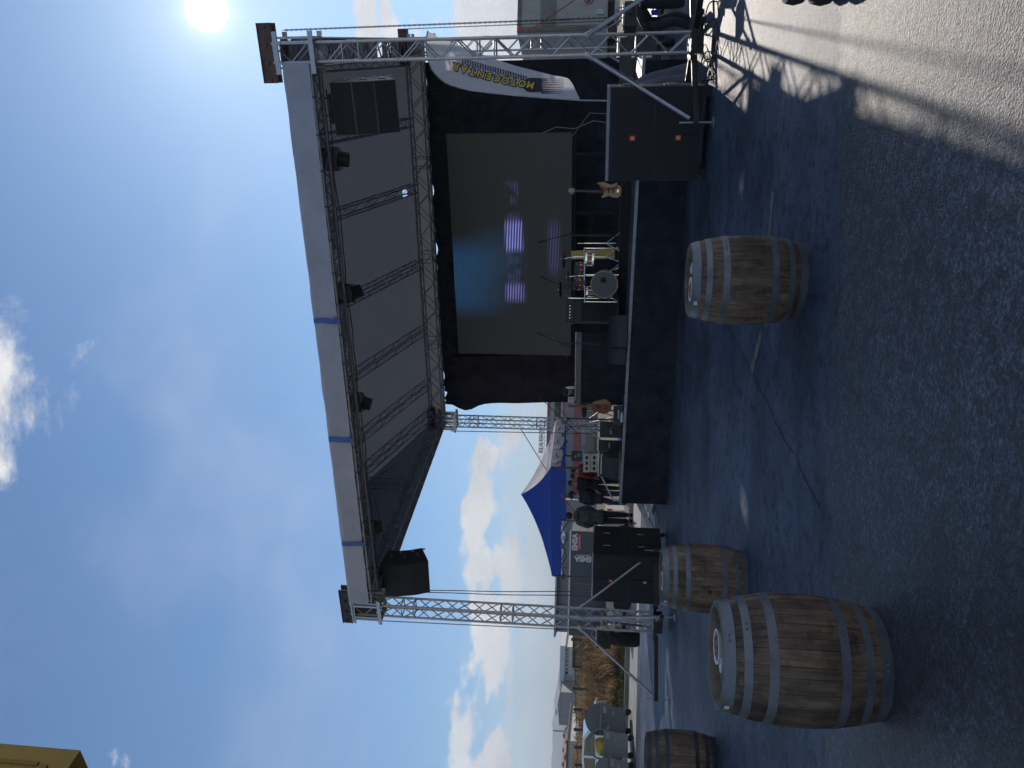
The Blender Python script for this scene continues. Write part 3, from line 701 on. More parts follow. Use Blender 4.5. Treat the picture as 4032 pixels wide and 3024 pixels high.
def fpt(cx, cy, off=0.):
    return at(3024-cy/K, 1600+cx/K, 14.6+.05*wob((cx*.004, cy*.004, 2))-off)
def flg(u, v):
    a, b = arc(Lp, u), arc(Rp, u); return fpt(a[0]+(b[0]-a[0])*v, a[1]+(b[1]-a[1])*v)
mb = MB(); mb.grid(flg, 60, 20)
mb.out('banner', mat('white_polyester', (.62, .62, .68), .8, var=.05, trans=.35), FLG, world=True)
mb = MB(); P = [fpt(*arc(Lp, i/30)) for i in range(31)]+[at(2624, 2620, 14.6)]; mb.path(P, [.012]*20+[.014]*12, 6); mb.out('pole', GALV, FLG, world=True)
PUR = mat('dark_purple_print', (.035, .022, .05), .8)
def fquad(mb, pts, off=.012): 
    P = [fpt(x, y, off) for x, y in pts]; mb._add(P, [tuple(range(len(P)))])
mb = MB()                                # tyre mark running beside the words
for i in range(26):
    t = i/25; x = 600+t*690; y = 655+t*195; w = 62-10*t
    for k in range(3):
        y0 = y-18+k*w*.36; fquad(mb, [(x, y0), (x+14, y0-7), (x+26, y0+w*.17), (x+12, y0+w*.26)])
    fquad(mb, [(x-18, y+w*.9), (x-4, y+w*.86), (x-6, y+w*1.2), (x-20, y+w*1.24)])
mb.out('tyre_print', PUR, FLG, world=True, smooth=False)
mb = MB()
A = [(1265+95+95*math.cos(a), 925+80*math.sin(a)) for a in [PI/2+PI*i/12 for i in range(13)]]
fquad(mb, A+[(1470, 850), (1480, 1000)])
for i in range(9):
    y = 856+i*19; fquad(mb, [(1465, y-4), (1715-20*abs(i-4)*.2, y+(2 if i < 6 else 6)), (1715, y+7), (1465, y+12)])
mb.out('paw_print', PUR, FLG, world=True, smooth=False)
# words run up the flag: letters set one by one along the slanting base line
word = 'MOTOCENTAR'; p0, p1 = (1352, 922), (540, 722)
YTX = mat('yellow_print', (.62, .47, .04), .7)
mbx = None
for layer, (off, mtl, bold, nm) in enumerate(((.018, PUR, .022, 'letter_outline'), (.026, YTX, .004, 'letter'))):
    ms = []
    for i, chh in enumerate(word):
        t = i/9; cx, cy = p0[0]+(p1[0]-p0[0])*t, p0[1]+(p1[1]-p0[1])*t+18*math.sin(PI*t)
        c = fpt(cx, cy, off); xa = fpt(cx-40, cy-10, off)-c; ya = fpt(cx+6, cy+40, off)-c
        ya = (ya-xa*(ya.dot(xa)/xa.length_squared))
        me = text_mesh(chh, .185, .002, bold); me.transform(FRM(c, xa, ya)); ms.append(me)
    bm = bmesh.new()
    for me in ms: bm.from_mesh(me); bpy.data.meshes.remove(me)
    bm.transform(FLG.matrix_basis.inverted()); me = bpy.data.meshes.new(nm); bm.to_mesh(me); bm.free(); me.materials.append(mtl)
    o = bpy.data.objects.new('lettering', me); COL.objects.link(o); o.parent = FLG
# ---------------------------------------------------------------- moving heads under the front truss
FOIL = mat('clear_plastic_wrap', (.55, .55, .58), .12, 0, spec=.8, bump=1., bscale=25)
def moving_head(loc, rz, lab, tilt):
    t = thing('moving_head_light', lab, 'stage light', loc, rz, 'plastic wrapped moving heads under the front truss')
    mb = MB(); mb.box((0, 0, -.07), (.36, .26, .14)); mb.tube((.1, 0, 0), (.1, 0, .07), .018, 6); mb.tube((-.1, 0, 0), (-.1, 0, .07), .018, 6); mb.out('base', BLKP, t, bevel=.02)
    mb = MB()
    for s in (-1, 1): mb.bar((s*.17, 0, -.13), (s*.17, 0, -.36), .05, .10)
    mb.box((0, 0, -.155), (.38, .14, .04)); mb.out('yoke', BLKP, t, bevel=.01)
    M = Matrix.Rotation(tilt, 3, 'Y') @ Matrix.Rotation(R(15), 3, 'X')
    mb = MB(); mb.lathe([(.09, .15), (.13, .10), (.14, -.06), (.135, -.20), (.12, -.21)], 18, (0, 0, -.36), M); mb.out('head', BLKP, t)
    mb = MB()
    mb.grid(lambda u, v: Vector(((.215+.03*wob((u*9, v*7, lab.__len__())))*math.cos(2*PI*u), (.17+.03*wob((u*9, v*7, 3)))*math.sin(2*PI*u), -.10-.30*v+.05*wob((u*8, v*3, 5)))), 22, 7)
    mb.out('plastic_wrap', FOIL, t)
    return t
def clear():
    b = FOIL.node_tree.nodes['Principled BSDF']; b.inputs['Transmission Weight'].default_value = .35; b.inputs['IOR'].default_value = 1.3
    b.inputs['Alpha'].default_value = .72
clear()
for (U, V, F, rz, lab, tl) in ((2398, 1322, 14.2, .2, 'moving head light in clear plastic nearest the right speaker array', .1), (1870, 1384, 15.7, -.3, 'moving head light in clear plastic beside the first blue strap', -.2),
                        (1442, 1426, 16.6, .5, 'moving head light in clear plastic beside the middle blue strap', .25), (948, 1477, 17.8, -.2, 'moving head light in clear plastic nearest the left speaker array', -.1)):
    moving_head(at(U, V-62, F), rz, lab, tl)
# ---------------------------------------------------------------- barrels with snacks
def oak():
    m = bpy.data.materials.new('oak_staves'); m.use_nodes = True; nt = m.node_tree; N = nt.nodes; L = nt.links; b = N['Principled BSDF']
    tcn = N.new('ShaderNodeTexCoord'); oi = N.new('ShaderNodeObjectInfo'); 
    ad = N.new('ShaderNodeVectorMath'); ad.operation = 'ADD'; L.new(tcn.outputs['Object'], ad.inputs[0])
    mu = N.new('ShaderNodeMath'); mu.operation = 'MULTIPLY'; L.new(oi.outputs['Random'], mu.inputs[0]); mu.inputs[1].default_value = 37.
    cb = N.new('ShaderNodeCombineXYZ'); L.new(mu.outputs[0], cb.inputs[0]); L.new(mu.outputs[0], cb.inputs[1]); L.new(cb.outputs[0], ad.inputs[1])
    at_ = N.new('ShaderNodeAttribute'); at_.attribute_name = 'stave'
    mp = N.new('ShaderNodeMapping'); mp.inputs['Scale'].default_value = (16, 16, 1.4); L.new(ad.outputs[0], mp.inputs[0])
    n1 = N.new('ShaderNodeTexNoise'); n1.inputs['Scale'].default_value = 2.2; n1.inputs['Detail'].default_value = 7; n1.inputs['Roughness'].default_value = .7; L.new(mp.outputs[0], n1.inputs['Vector'])
    r1 = N.new('ShaderNodeValToRGB'); r1.color_ramp.elements[0].position = .32; r1.color_ramp.elements[0].color = (.075, .050, .036, 1); r1.color_ramp.elements[1].position = .68; r1.color_ramp.elements[1].color = (.245, .165, .105, 1); L.new(n1.outputs['Fac'], r1.inputs[0])
    n2 = N.new('ShaderNodeTexNoise'); n2.inputs['Scale'].default_value = 2.6; n2.inputs['Detail'].default_value = 6; n2.inputs['Roughness'].default_value = .65; L.new(ad.outputs[0], n2.inputs['Vector'])
    r2 = N.new('ShaderNodeValToRGB'); r2.color_ramp.elements[0].position = .36; r2.color_ramp.elements[0].color = (.30, .26, .29, 1); r2.color_ramp.elements[1].position = .56; r2.color_ramp.elements[1].color = (1, 1, 1, 1); L.new(n2.outputs['Fac'], r2.inputs[0])
    n3 = N.new('ShaderNodeTexNoise'); n3.inputs['Scale'].default_value = 11; n3.inputs['Detail'].default_value = 5; L.new(ad.outputs[0], n3.inputs['Vector'])
    r3 = N.new('ShaderNodeValToRGB'); r3.color_ramp.elements[0].position = .30; r3.color_ramp.elements[0].color = (.45, .45, .47, 1); r3.color_ramp.elements[1].position = .42; r3.color_ramp.elements[1].color = (1, 1, 1, 1); L.new(n3.outputs['Fac'], r3.inputs[0])
    def mul(a, c):
        x = N.new('ShaderNodeMix'); x.data_type = 'RGBA'; x.blend_type = 'MULTIPLY'; x.inputs[0].default_value = 1; L.new(a, x.inputs[6]); L.new(c, x.inputs[7]); return x.outputs[2]
    tone = N.new('ShaderNodeValToRGB'); tone.color_ramp.elements[0].color = (.68, .66, .64, 1); tone.color_ramp.elements[1].color = (1.25, 1.2, 1.12, 1); L.new(at_.outputs['Fac'], tone.inputs[0])
    L.new(mul(mul(mul(r1.outputs[0], r2.outputs[0]), r3.outputs[0]), tone.outputs[0]), b.inputs['Base Color']); b.inputs['Roughness'].default_value = .62
    bp = N.new('ShaderNodeBump'); bp.inputs['Strength'].default_value = .35; bp.inputs['Distance'].default_value = .004; L.new(n1.outputs['Fac'], bp.inputs['Height']); L.new(bp.outputs[0], b.inputs['Normal'])
    return m
OAK = oak()
OAKIN = mat('raw_oak_rim', (.22, .165, .11), .75, var=.25, scale=5, stretch=(1, 1, .3), c2=(.11, .08, .055))
HEADW = mat('barrel_head_wood', (.24, .19, .135), .7, var=.3, scale=3, stretch=(1, 14, 1), c2=(.15, .115, .08))
HOOP = mat('galvanised_hoop', (.20, .215, .235), .5, .55, var=.3, scale=4, c2=(.11, .12, .14), bump=.1)
HOOPD = mat('dark_hoop', (.05, .055, .065), .5, .5, var=.4, scale=4)
BH = .90
def brad(z): 
    t = (z-BH/2)/(BH/2); return .302+(.374-.302)*(1-abs(t)**2.1)
def barrel_meshes():
    ms = {}
    rng = random.Random(5); ns = 30; ang = [0]
    for i in range(ns): ang.append(ang[-1]+rng.uniform(.7, 1.35))
    ang = [a*2*PI/ang[-1] for a in ang]
    bm = bmesh.new(); fl = []
    for i in range(ns):
        a0, a1 = ang[i], ang[i+1]; ton = rng.random(); gap = .0035
        cols = []
        for a, rr in ((a0, -.004), (a0+gap*1.6, 0), ((a0+a1)/2, .0015), (a1-gap*1.6, 0), (a1, -.004)):
            cols.append([bm.verts.new(((brad(BH*k/18)+rr)*math.cos(a), (brad(BH*k/18)+rr)*math.sin(a), BH*k/18)) for k in range(19)])
        for c0, c1 in zip(cols, cols[1:]):
            for k in range(18): fl.append((bm.faces.new((c0[k], c1[k], c1[k+1], c0[k+1])), ton))
    bm.faces.index_update(); me = bpy.data.meshes.new('staves'); tones = [t for f, t in fl]; bm.to_mesh(me); bm.free()
    at2 = me.attributes.new('stave', 'FLOAT', 'FACE')
    for i, t in enumerate(tones): at2.data[i].value = t
    for p in me.polygons: p.use_smooth = True
    me.set_sharp_from_angle(angle=R(30)); ms['staves'] = me
    mb = MB(); n = 60                     # chime: top end of the staves, with the croze inside
    mb.lathe([(brad(BH)-.003, BH-.001), (brad(BH)-.006, BH+.006), (brad(BH)-.030, BH+.004), (brad(BH)-.036, BH-.052)], n, caps=False); ms['rim'] = mb.mesh('rim')
    mb = MB(); mb.lathe([(brad(BH)-.03, BH-.075), (brad(BH)-.03, BH-.052)], n); ms['head_board'] = mb.mesh('head_board')
    hp = []
    for z0, z1 in ((BH-.062, BH+.001), (BH-.150, BH-.105), (BH-.285, BH-.235), (.235, .285), (.105, .150), (-.001, .062)):
        mb = MB(); g = .005; mb.lathe([(brad(z0)-.001, z0), (brad(z0)+g, z0), (brad((z0+z1)/2)+g, (z0+z1)/2), (brad(z1)+g, z1), (brad(z1)-.001, z1)], n, caps=False)
        a = rng.uniform(3.6, 5.6)
        for da in (0, .10): mb.lathe([(.008, 0), (.006, .005), (1e-4, .007)], 8, ((brad((z0+z1)/2)+g)*math.cos(a+da), (brad((z0+z1)/2)+g)*math.sin(a+da), (z0+z1)/2), Matrix.Rotation(a+da, 3, 'Z') @ Matrix.Rotation(PI/2, 3, 'Y'))
        hp.append(mb.mesh('hoop'))
    ms['hoops'] = hp
    return ms
BM = barrel_meshes()
def put(me, name, m, parent):
    me = me.copy(); me.materials.clear(); me.materials.append(m); o = bpy.data.objects.new(name, me); COL.objects.link(o); o.parent = parent; return o
def barrel(U, V, rz, lab, hoopm, stuff=True, bung=None):
    p = gp(U, V); p.z = 0
    t = thing('wine_barrel', lab, 'barrel', p, rz, 'old oak wine barrels used as standing tables')
    put(BM['staves'], 'staves', OAK, t); put(BM['rim'], 'rim', OAKIN, t); put(BM['head_board'], 'head_board', HEADW, t)
    for me in BM['hoops']: put(me, 'hoop', hoopm, t)
    if bung is not None:
        mb = MB(); M = Matrix.Rotation(bung, 3, 'Z') @ Matrix.Rotation(PI/2, 3, 'Y'); c = Matrix.Rotation(bung, 3, 'Z') @ Vector((brad(.42)-.001, 0, .42))
        mb.lathe([(.027, -.0), (.027, .0035), (1e-4, .003)], 16, c, M); mb.out('bung_hole', BLKP, t)
    mb = MB(); a = -PI/2-.35-rz; c = Vector(((brad(BH-.03)+.008)*math.cos(a), (brad(BH-.03)+.008)*math.sin(a), BH-.03)); mb.box(c, (.003, .035, .028), M=Matrix.Rotation(a, 3, 'Z')); mb.out('paper_label', WHITE, t)
    return p
PEA = mat('peanut_skins', (.22, .085, .045), .6, var=.5, scale=60, c2=(.36, .22, .12))
PLATE = mat('white_ceramic', (.80, .80, .82), .3)
GLASS = mat('ashtray_glass', (.55, .60, .60), .12, 0, spec=.7)
def snack(p, dx, dy, lab, ax, ay, alab, r=.105):
    o = p+_rt*dx+_f*dy; t = thing('snack_bowl', lab, 'bowl', o+Vector((0, 0, BH-.052)), YAW, 'white bowls of peanuts on the barrels')
    mb = MB(); mb.lathe([(r*.55, 0), (r*.62, .004), (r*.92, .034), (r, .046), (r*.97, .048), (r*.86, .034), (r*.5, .010), (1e-4, .009)], 28); mb.out('dish', PLATE, t)
    mb = MB()
    for i in range(110):
        a, q = random.uniform(0, 2*PI), r*.78*math.sqrt(random.random()); mb.ell((q*math.cos(a), q*math.sin(a), .030+.022*(1-(q/r)**2)*random.uniform(.5, 1.1)), (.009, .007, .007), Matrix.Rotation(a*3, 3, 'Z'), 6, 4)
    o2 = mb.out('peanuts', PEA, t); o2['kind'] = 'stuff'
    q = p+_rt*ax+_f*ay
    mb = MB(); mb.lathe([(.042, 0), (.048, .004), (.050, .034), (.043, .036), (.038, .014), (1e-4, .012)], 20); mb.box((.0, -.046, .034), (.03, .016, .012)); mb.box((0, .046, .034), (.03, .016, .012))
    single(mb, 'ashtray', GLASS, alab, 'ashtray', q+Vector((0, 0, BH-.052)), .4, 'small round ashtrays on the barrels')
b1 = barrel(410, 3442, .6, 'nearest barrel with the widest grey hoops, at the lower left', HOOP)
snack(b1, .03, .045, 'white bowl of peanuts on the nearest barrel', -.045, -.04, 'ashtray on the nearest barrel, in front of its bowl')
b2 = barrel(1918, 3146, 2.1, 'barrel standing alone in front of the middle of the stage', HOOP)
snack(b2, -.085, -.04, 'white bowl of peanuts on the barrel standing alone', .10, .02, 'ashtray on the barrel standing alone')
b3 = barrel(740, 2930, 3.9, 'barrel with an open bung hole in front of the left subwoofers', HOOP, bung=-PI/2+YAW-3.9-.15)
snack(b3, -.05, -.02, 'white bowl of peanuts on the barrel by the left subwoofers', .13, .0, 'ashtray on the barrel by the left subwoofers')
b4 = barrel(22, 2812, 5.0, 'barrel with black hoops cut off by the left edge, in front of the dumpsters', HOOPD)
# ---------------------------------------------------------------- people
def skin_mesh(V, Ed, Rad, levels=1):
    bm = bmesh.new(); ly = bm.verts.layers.skin.verify(); vs = []
    for i, p in enumerate(V):
        v = bm.verts.new(p); r = Rad[i]; v[ly].radius = (r, r) if not isinstance(r, tuple) else r
        v[ly].use_root = (i == 0); vs.append(v)
    for a, b in Ed: bm.edges.new((vs[a], vs[b]))
    me = bpy.data.meshes.new('skin'); bm.to_mesh(me); bm.free()
    o = bpy.data.objects.new('skin', me); COL.objects.link(o)
    md = o.modifiers.new('Skin', 'SKIN'); md.use_smooth_shade = True; md.branch_smoothing = .4
    sd_ = o.modifiers.new('Sub', 'SUBSURF'); sd_.levels = levels; sd_.render_levels = levels
    bpy.context.view_layer.update()
    out = bpy.data.meshes.new_from_object(o.evaluated_get(bpy.context.evaluated_depsgraph_get()))
    bpy.data.objects.remove(o); bpy.data.meshes.remove(me)
    for p in out.polygons: p.use_smooth = True
    return out
SKIN = mat('skin', (.42, .24, .17), .55, var=.08, scale=20)
HAIRM = mat('dark_hair', (.018, .014, .012), .6, var=.4, scale=60)
JB = {'pelvis': (0, 0, .96), 'belly': (0, -.005, 1.10), 'chest': (0, .0, 1.29), 'neck': (0, .012, 1.47), 'h0': (0, -.005, 1.545), 'h1': (0, -.02, 1.635), 'h2': (0, -.012, 1.70),
      'sh': (.175, .0, 1.415), 'el': (.235, .03, 1.15), 'wr': (.245, -.05, .91), 'hip': (.092, 0, .92), 'kn': (.10, -.03, .50), 'an': (.10, .015, .09), 'toe': (.115, -.14, .035)}
def person(loc, rz, h, lab, cj, ct, J=None, hair=HAIRM, cap=None, coat=0., shoes=None, hood=False):
    s = h/1.75; J = J or {}
    P = {}
    for k, v in JB.items():
        if k in ('sh', 'el', 'wr', 'hip', 'kn', 'an', 'toe'):
            P[k+'L'] = Vector(v); P[k+'R'] = Vector((-v[0], v[1], v[2]))
        else: P[k] = Vector(v)
    for k, v in J.items(): P[k] = Vector(v)
    t = thing('person', lab, 'person', loc, rz)
    def build(keys, edges, rad, lev=1):
        V = [P[k]*s for k in keys]; return skin_mesh(V, [(keys.index(a), keys.index(b)) for a, b in edges], [rad[k]*s for k in keys], lev)
    hd = {}
    for sd2, sg in (('L', 1), ('R', -1)):
        w, e = P['wr'+sd2], P['el'+sd2]; d = (w-e).normalized(); f = Vector((0, -1, 0)); f = (f-d*f.dot(d)).normalized(); q = d.cross(f)
        P['pa'+sd2] = w+d*.075
        for i in range(4):
            b = w+d*.085+f*(.027-.018*i); P['f%d%s' % (i, sd2)] = b+d*.02; ln = (.034, .040, .037, .028)[i]
            P['g%d%s' % (i, sd2)] = b+d*(.02+ln)-q*sg*.012; P['t%d%s' % (i, sd2)] = b+d*(.02+ln*1.75)-q*sg*.032
        P['th'+sd2] = w+d*.05+f*.045; P['tt'+sd2] = w+d*.085+f*.062
    up = P['h1']-P['h0']; up.normalize(); fr = Vector((0, -1, 0)); fr = (fr-up*fr.dot(up)).normalized(); rt2 = up.cross(fr)
    if 'look' in J: fr = Vector(J['look']); fr = (fr-up*fr.dot(up)).normalized(); rt2 = up.cross(fr)
    P['nose'] = P['h1']+fr*.105-up*.02; P['earL'] = P['h1']+rt2*.088-up*.015; P['earR'] = P['h1']-rt2*.088-up*.015; P['chin'] = P['h0']+fr*.065+up*.005
    keys = ['pelvis', 'belly', 'chest', 'neck', 'h0', 'h1', 'h2', 'nose', 'chin', 'earL', 'earR']; ed = [('pelvis', 'belly'), ('belly', 'chest'), ('chest', 'neck'), ('neck', 'h0'), ('h0', 'h1'), ('h1', 'h2'), ('h1', 'nose'), ('h0', 'chin'), ('h1', 'earL'), ('h1', 'earR')]
    rad = {'pelvis': .125, 'belly': .115, 'chest': .135, 'neck': .055, 'h0': .068, 'h1': .092, 'h2': .062, 'nose': .013, 'chin': .032, 'earL': .016, 'earR': .016}
    for k in 'LR':
        keys += ['sh'+k, 'el'+k, 'wr'+k, 'pa'+k, 'hip'+k, 'kn'+k, 'an'+k, 'toe'+k, 'th'+k, 'tt'+k]
        ed += [('chest', 'sh'+k), ('sh'+k, 'el'+k), ('el'+k, 'wr'+k), ('wr'+k, 'pa'+k), ('pelvis', 'hip'+k), ('hip'+k, 'kn'+k), ('kn'+k, 'an'+k), ('an'+k, 'toe'+k), ('wr'+k, 'th'+k), ('th'+k, 'tt'+k)]
        rad.update({'sh'+k: .062, 'el'+k: .043, 'wr'+k: .029, 'pa'+k: .036, 'hip'+k: .085, 'kn'+k: .056, 'an'+k: .040, 'toe'+k: .034, 'th'+k: .012, 'tt'+k: .009})
        for i in range(4):
            keys += ['f%d%s' % (i, k), 'g%d%s' % (i, k), 't%d%s' % (i, k)]; ed += [('pa'+k, 'f%d%s' % (i, k)), ('f%d%s' % (i, k), 'g%d%s' % (i, k)), ('g%d%s' % (i, k), 't%d%s' % (i, k))]
            rad.update({'f%d%s' % (i, k): .010, 'g%d%s' % (i, k): .009, 't%d%s' % (i, k): .007})
    def link(me, nm, m):
        me.materials.clear(); me.materials.append(m); o = bpy.data.objects.new(nm, me); COL.objects.link(o); o.parent = t; me.name = nm; return o
    link(build(keys, ed, rad), 'body', SKIN)
    k2 = ['pelvis', 'belly', 'chest', 'neck']; e2 = [('pelvis', 'belly'), ('belly', 'chest'), ('chest', 'neck')]; r2 = {'pelvis': .155+coat, 'belly': .145+coat, 'chest': .168+coat, 'neck': .082}
    if coat: P['hem'] = P['pelvis']+Vector((0, 0, -.14)); k2.append('hem'); e2.append(('pelvis', 'hem')); r2['hem'] = .165+coat
    for k in 'LR':
        P['cuff'+k] = P['el'+k].lerp(P['wr'+k], .96); k2 += ['sh'+k, 'el'+k, 'cuff'+k]; e2 += [('chest', 'sh'+k), ('sh'+k, 'el'+k), ('el'+k, 'cuff'+k)]; r2.update({'sh'+k: .088+coat*.4, 'el'+k: .068, 'cuff'+k: .046})
    link(build(k2, e2, r2), 'jacket', cj)
    k3 = ['pelvis']; e3 = []; r3 = {'pelvis': .145}
    for k in 'LR':
        k3 += ['hip'+k, 'kn'+k, 'an'+k]; e3 += [('pelvis', 'hip'+k), ('hip'+k, 'kn'+k), ('kn'+k, 'an'+k)]; r3.update({'hip'+k: .112, 'kn'+k: .084, 'an'+k: .066})
    link(build(k3, e3, r3), 'trousers', ct)
    for k in 'LR':
        a, b = P['an'+k], P['toe'+k]; P['heel'+k] = a+(a-b).normalized()*.03+Vector((0, 0, -.05)); P['ank'+k] = a+Vector((0, 0, -.02)); P['tip'+k] = b+(b-a).normalized()*.06
        link(build(['ank'+k, 'heel'+k, 'toe'+k, 'tip'+k], [('ank'+k, 'heel'+k), ('ank'+k, 'toe'+k), ('toe'+k, 'tip'+k)], {'ank'+k: .048, 'heel'+k: .040, 'toe'+k: .043, 'tip'+k: .034}), 'shoe', shoes or RUB)
    M = Matrix((rt2, -fr, up)).transposed(); c = P['h1']*s
    mb = MB(); mb.ell(c+(up*.028-fr*.022)*s, (.099*s, .108*s, .098*s), M)
    if cap:
        mb.out('hair', hair, t); mb = MB(); mb.ell(c+(up*.045-fr*.008)*s, (.104*s, .115*s, .088*s), M); mb.prism([c+(up*.045+rt2*a+fr*b)*s for a, b in ((-.075, .09), (-.06, .165), (0, .185), (.06, .165), (.075, .09))], up*.012*s); mb.out('cap', cap, t)
    else: mb.out('hair', hair, t)
    if hood:
        mb = MB(); q = P['neck']*s; mb.ell(q+Vector((0, .05, .0))*s, (.13*s, .11*s, .085*s), None); mb.out('hood', cj, t)
    for sg in (-1, 1):
        mb = MB(); mb.ell(c+(fr*.083+rt2*.032*sg+up*.004)*s, (.011*s, .009*s, .008*s), M, 8, 6); mb.out('eye', HAIRM, t)
    mb = MB(); mb.ell(c+(fr*.083-up*.058)*s, (.024*s, .01*s, .006*s), M, 8, 5); mb.out('mouth', mat('lips', (.25, .09, .08), .5), t)
    return t
JG = mat('grey_green_hoodie', (.055, .07, .075), .9, var=.25, scale=12, bump=.3)
JK = mat('black_jacket_cloth', (.010, .011, .016), .7, var=.3, scale=10, bump=.3)
JN = mat('navy_cloth', (.016, .02, .034), .85, var=.25, scale=10)
JW = mat('pale_grey_hoodie', (.36, .38, .42), .85, var=.15, scale=9)
JR = mat('dark_red_jacket', (.20, .012, .016), .7, var=.2, scale=9)
DENIM = mat('dark_denim', (.028, .035, .055), .85, var=.3, scale=15)
OLIVE = mat('dark_green_coat', (.018, .026, .024), .85, var=.3, scale=9)
def feet(U, V, F): p = at(U, V, F); return p
# facing is the turn about z from looking straight at the viewer
person(feet(982, 2492, 20.4), YAW+R(195), 1.76, 'person in a grey green hoodie seen from behind beside the left subwoofers', JG, JN, {'elL': (.245, .0, 1.15), 'wrL': (.19, -.16, 1.0), 'elR': (-.245, .0, 1.15), 'wrR': (-.19, -.16, 1.0), 'look': (.15, -1, 0), 'knL': (.085, -.02, .5), 'knR': (-.085, -.02, .5), 'anL': (.085, .015, .09), 'anR': (-.085, .015, .09)}, hood=True, coat=.04)
person(feet(1066, 2484, 22.4), YAW+R(-18), 1.78, 'person in a black jacket and dark cap with hands in pockets on the steps', JK, DENIM,
       {'elL': (.285, .06, 1.16), 'wrL': (.20, -.08, .98), 'elR': (-.285, .06, 1.16), 'wrR': (-.20, -.08, .98), 'knR': (-.12, -.13, .52), 'anR': (-.15, -.10, .11), 'toeR': (-.18, -.26, .05), 'look': (-.5, -1, -.1)}, cap=JN, coat=.02, shoes=WHITE)
person(feet(1113, 2452, 23.6), YAW+R(10), 1.66, 'person in a dark navy coat between the black jacket and the pale hoodie', JN, JK, {'look': (-.2, -1, 0)}, coat=.02)
person(feet(1142, 2450, 24.4), YAW+R(40), 1.62, 'person in a pale grey hoodie talking behind the stage', JW, JN, {'elL': (.26, -.06, 1.16), 'wrL': (.14, -.26, 1.2)}, hood=True)
person(feet(1166, 2446, 23.4), YAW+R(205), 1.52, 'person in a dark red jacket with back turned beside the white case', JR, JK, {'look': (.3, -1, 0)}, coat=.015)
# keyboard player, seated behind the long keyboard
sp_ = at(1478, 2415, 19.6)
person(sp_, YAW+R(-12), 1.72, 'person in a dark green coat sitting behind the keyboard, head bent down', OLIVE, JK,
       {'pelvis': (0, .18, .56), 'belly': (0, .15, .70), 'chest': (0, .05, .90), 'neck': (0, -.03, 1.07), 'h0': (0, -.07, 1.13), 'h1': (0, -.125, 1.20), 'h2': (0, -.14, 1.26), 'shL': (.18, .02, 1.02), 'shR': (-.18, .02, 1.02),
        'elL': (.27, -.10, .80), 'wrL': (.18, -.32, .80), 'elR': (-.30, -.08, .82), 'wrR': (-.20, -.32, .80), 'hipL': (.10, .16, .54), 'hipR': (-.10, .16, .54), 'knL': (.14, -.24, .52), 'knR': (-.14, -.24, .52), 'anL': (.15, -.20, .10), 'anR': (-.15, -.20, .10), 'toeL': (.16, -.34, .04), 'toeR': (-.16, -.34, .04), 'look': (-.5, -1, -.5)})
# worker stooping at the foot of the near right tower
wp = at(2952, 2762, 13.6); wp.z = 0
person(wp, YAW+R(60), 1.76, 'person in dark clothes stooping behind the near right tower by its chain bag', JK, JN,
       {'pelvis': (0, .12, .92), 'belly': (0, -.02, 1.02), 'chest': (0, -.22, 1.14), 'neck': (0, -.38, 1.21), 'h0': (0, -.45, 1.22), 'h1': (0, -.53, 1.22), 'h2': (0, -.59, 1.22), 'shL': (.18, -.31, 1.14), 'shR': (-.18, -.31, 1.14), 'elL': (.22, -.36, .88), 'wrL': (.16, -.50, .74), 'elR': (-.22, -.36, .88), 'wrR': (-.16, -.50, .74),
        'hipL': (.10, .11, .89), 'hipR': (-.10, .11, .89), 'knL': (.13, -.06, .50), 'knR': (-.11, .02, .50), 'anL': (.14, .06, .09), 'anR': (-.12, .16, .09), 'toeL': (.16, -.09, .035), 'toeR': (-.13, .01, .035), 'look': (0, -.3, -1)}, shoes=RUB)
mb = MB(); q = at(2975, 2578, 12.9); mb.grid(lambda u, v: Vector((.09*(u-.5)+.03*wob((u*5, v*5, 1)), .05*wob((u*4, v*4, 6)), .12*(v-.5)+.03*wob((u*6, v*4, 3)))), 8, 8); single(mb, 'rag', BLUE, 'crumpled blue cloth held at the foot of the near right tower', 'cloth', q)
# ---------------------------------------------------------------- instruments
SHELL = mat('amber_drum_shell', (.23, .085, .03), .25, var=.2, scale=6, stretch=(1, 1, 6), coat=.5)
SKINW = mat('drum_head', (.10, .105, .115), .5, var=.05)
CYM = mat('cymbal_bronze', (.10, .075, .04), .35, .8, var=.2)
def drum(c, axis, r, L, lab, front=SKINW, hoop=CHROME, nm='drum', lugs=8, extra=None):
    z = Vector(axis).normalized(); x = z.orthogonal().normalized(); y = z.cross(x); M = Matrix((x, y, z)).transposed()
    t = thing(nm, lab, 'drum', c, 0, 'drums of the kit on the riser')
    mb = MB(); mb.lathe([(r, -L/2), (r, L/2)], 32, (0, 0, 0), M, caps=False); mb.out('shell', SHELL, t)
    for s in (-1, 1):
        mb = MB(); mb.lathe([(1e-4, s*(L/2+.006)), (r*.985, s*(L/2+.006)), (r, s*(L/2-.004))], 32, (0, 0, 0), M, caps=False); mb.out('drum_head', front, t)
        mb = MB(); mb.lathe([(r, s*(L/2-.03)), (r+.016, s*(L/2-.03)), (r+.016, s*(L/2+.016)), (r*.975, s*(L/2+.016))], 32, (0, 0, 0), M, caps=False); mb.out('hoop', hoop, t)
    for i in range(lugs):
        a = 2*PI*i/lugs; p = M @ Vector(((r+.012)*math.cos(a), (r+.012)*math.sin(a), 0)); mb = MB(); mb.tube(p-z*L*.42, p+z*L*.42, .008, 6); mb.ell(p, (.018, .018, .03), M, 8, 6); mb.out('lug', CHROME, t)
    return t, M
toV = (CAM-at(1907, 2378, 19.)).normalized(); toV.z = 0; toV.normalize()
kr = Vector((math.cos(YAW), math.sin(YAW), 0)); kn = -_f
fx = at(1907, 2380, 19.0)
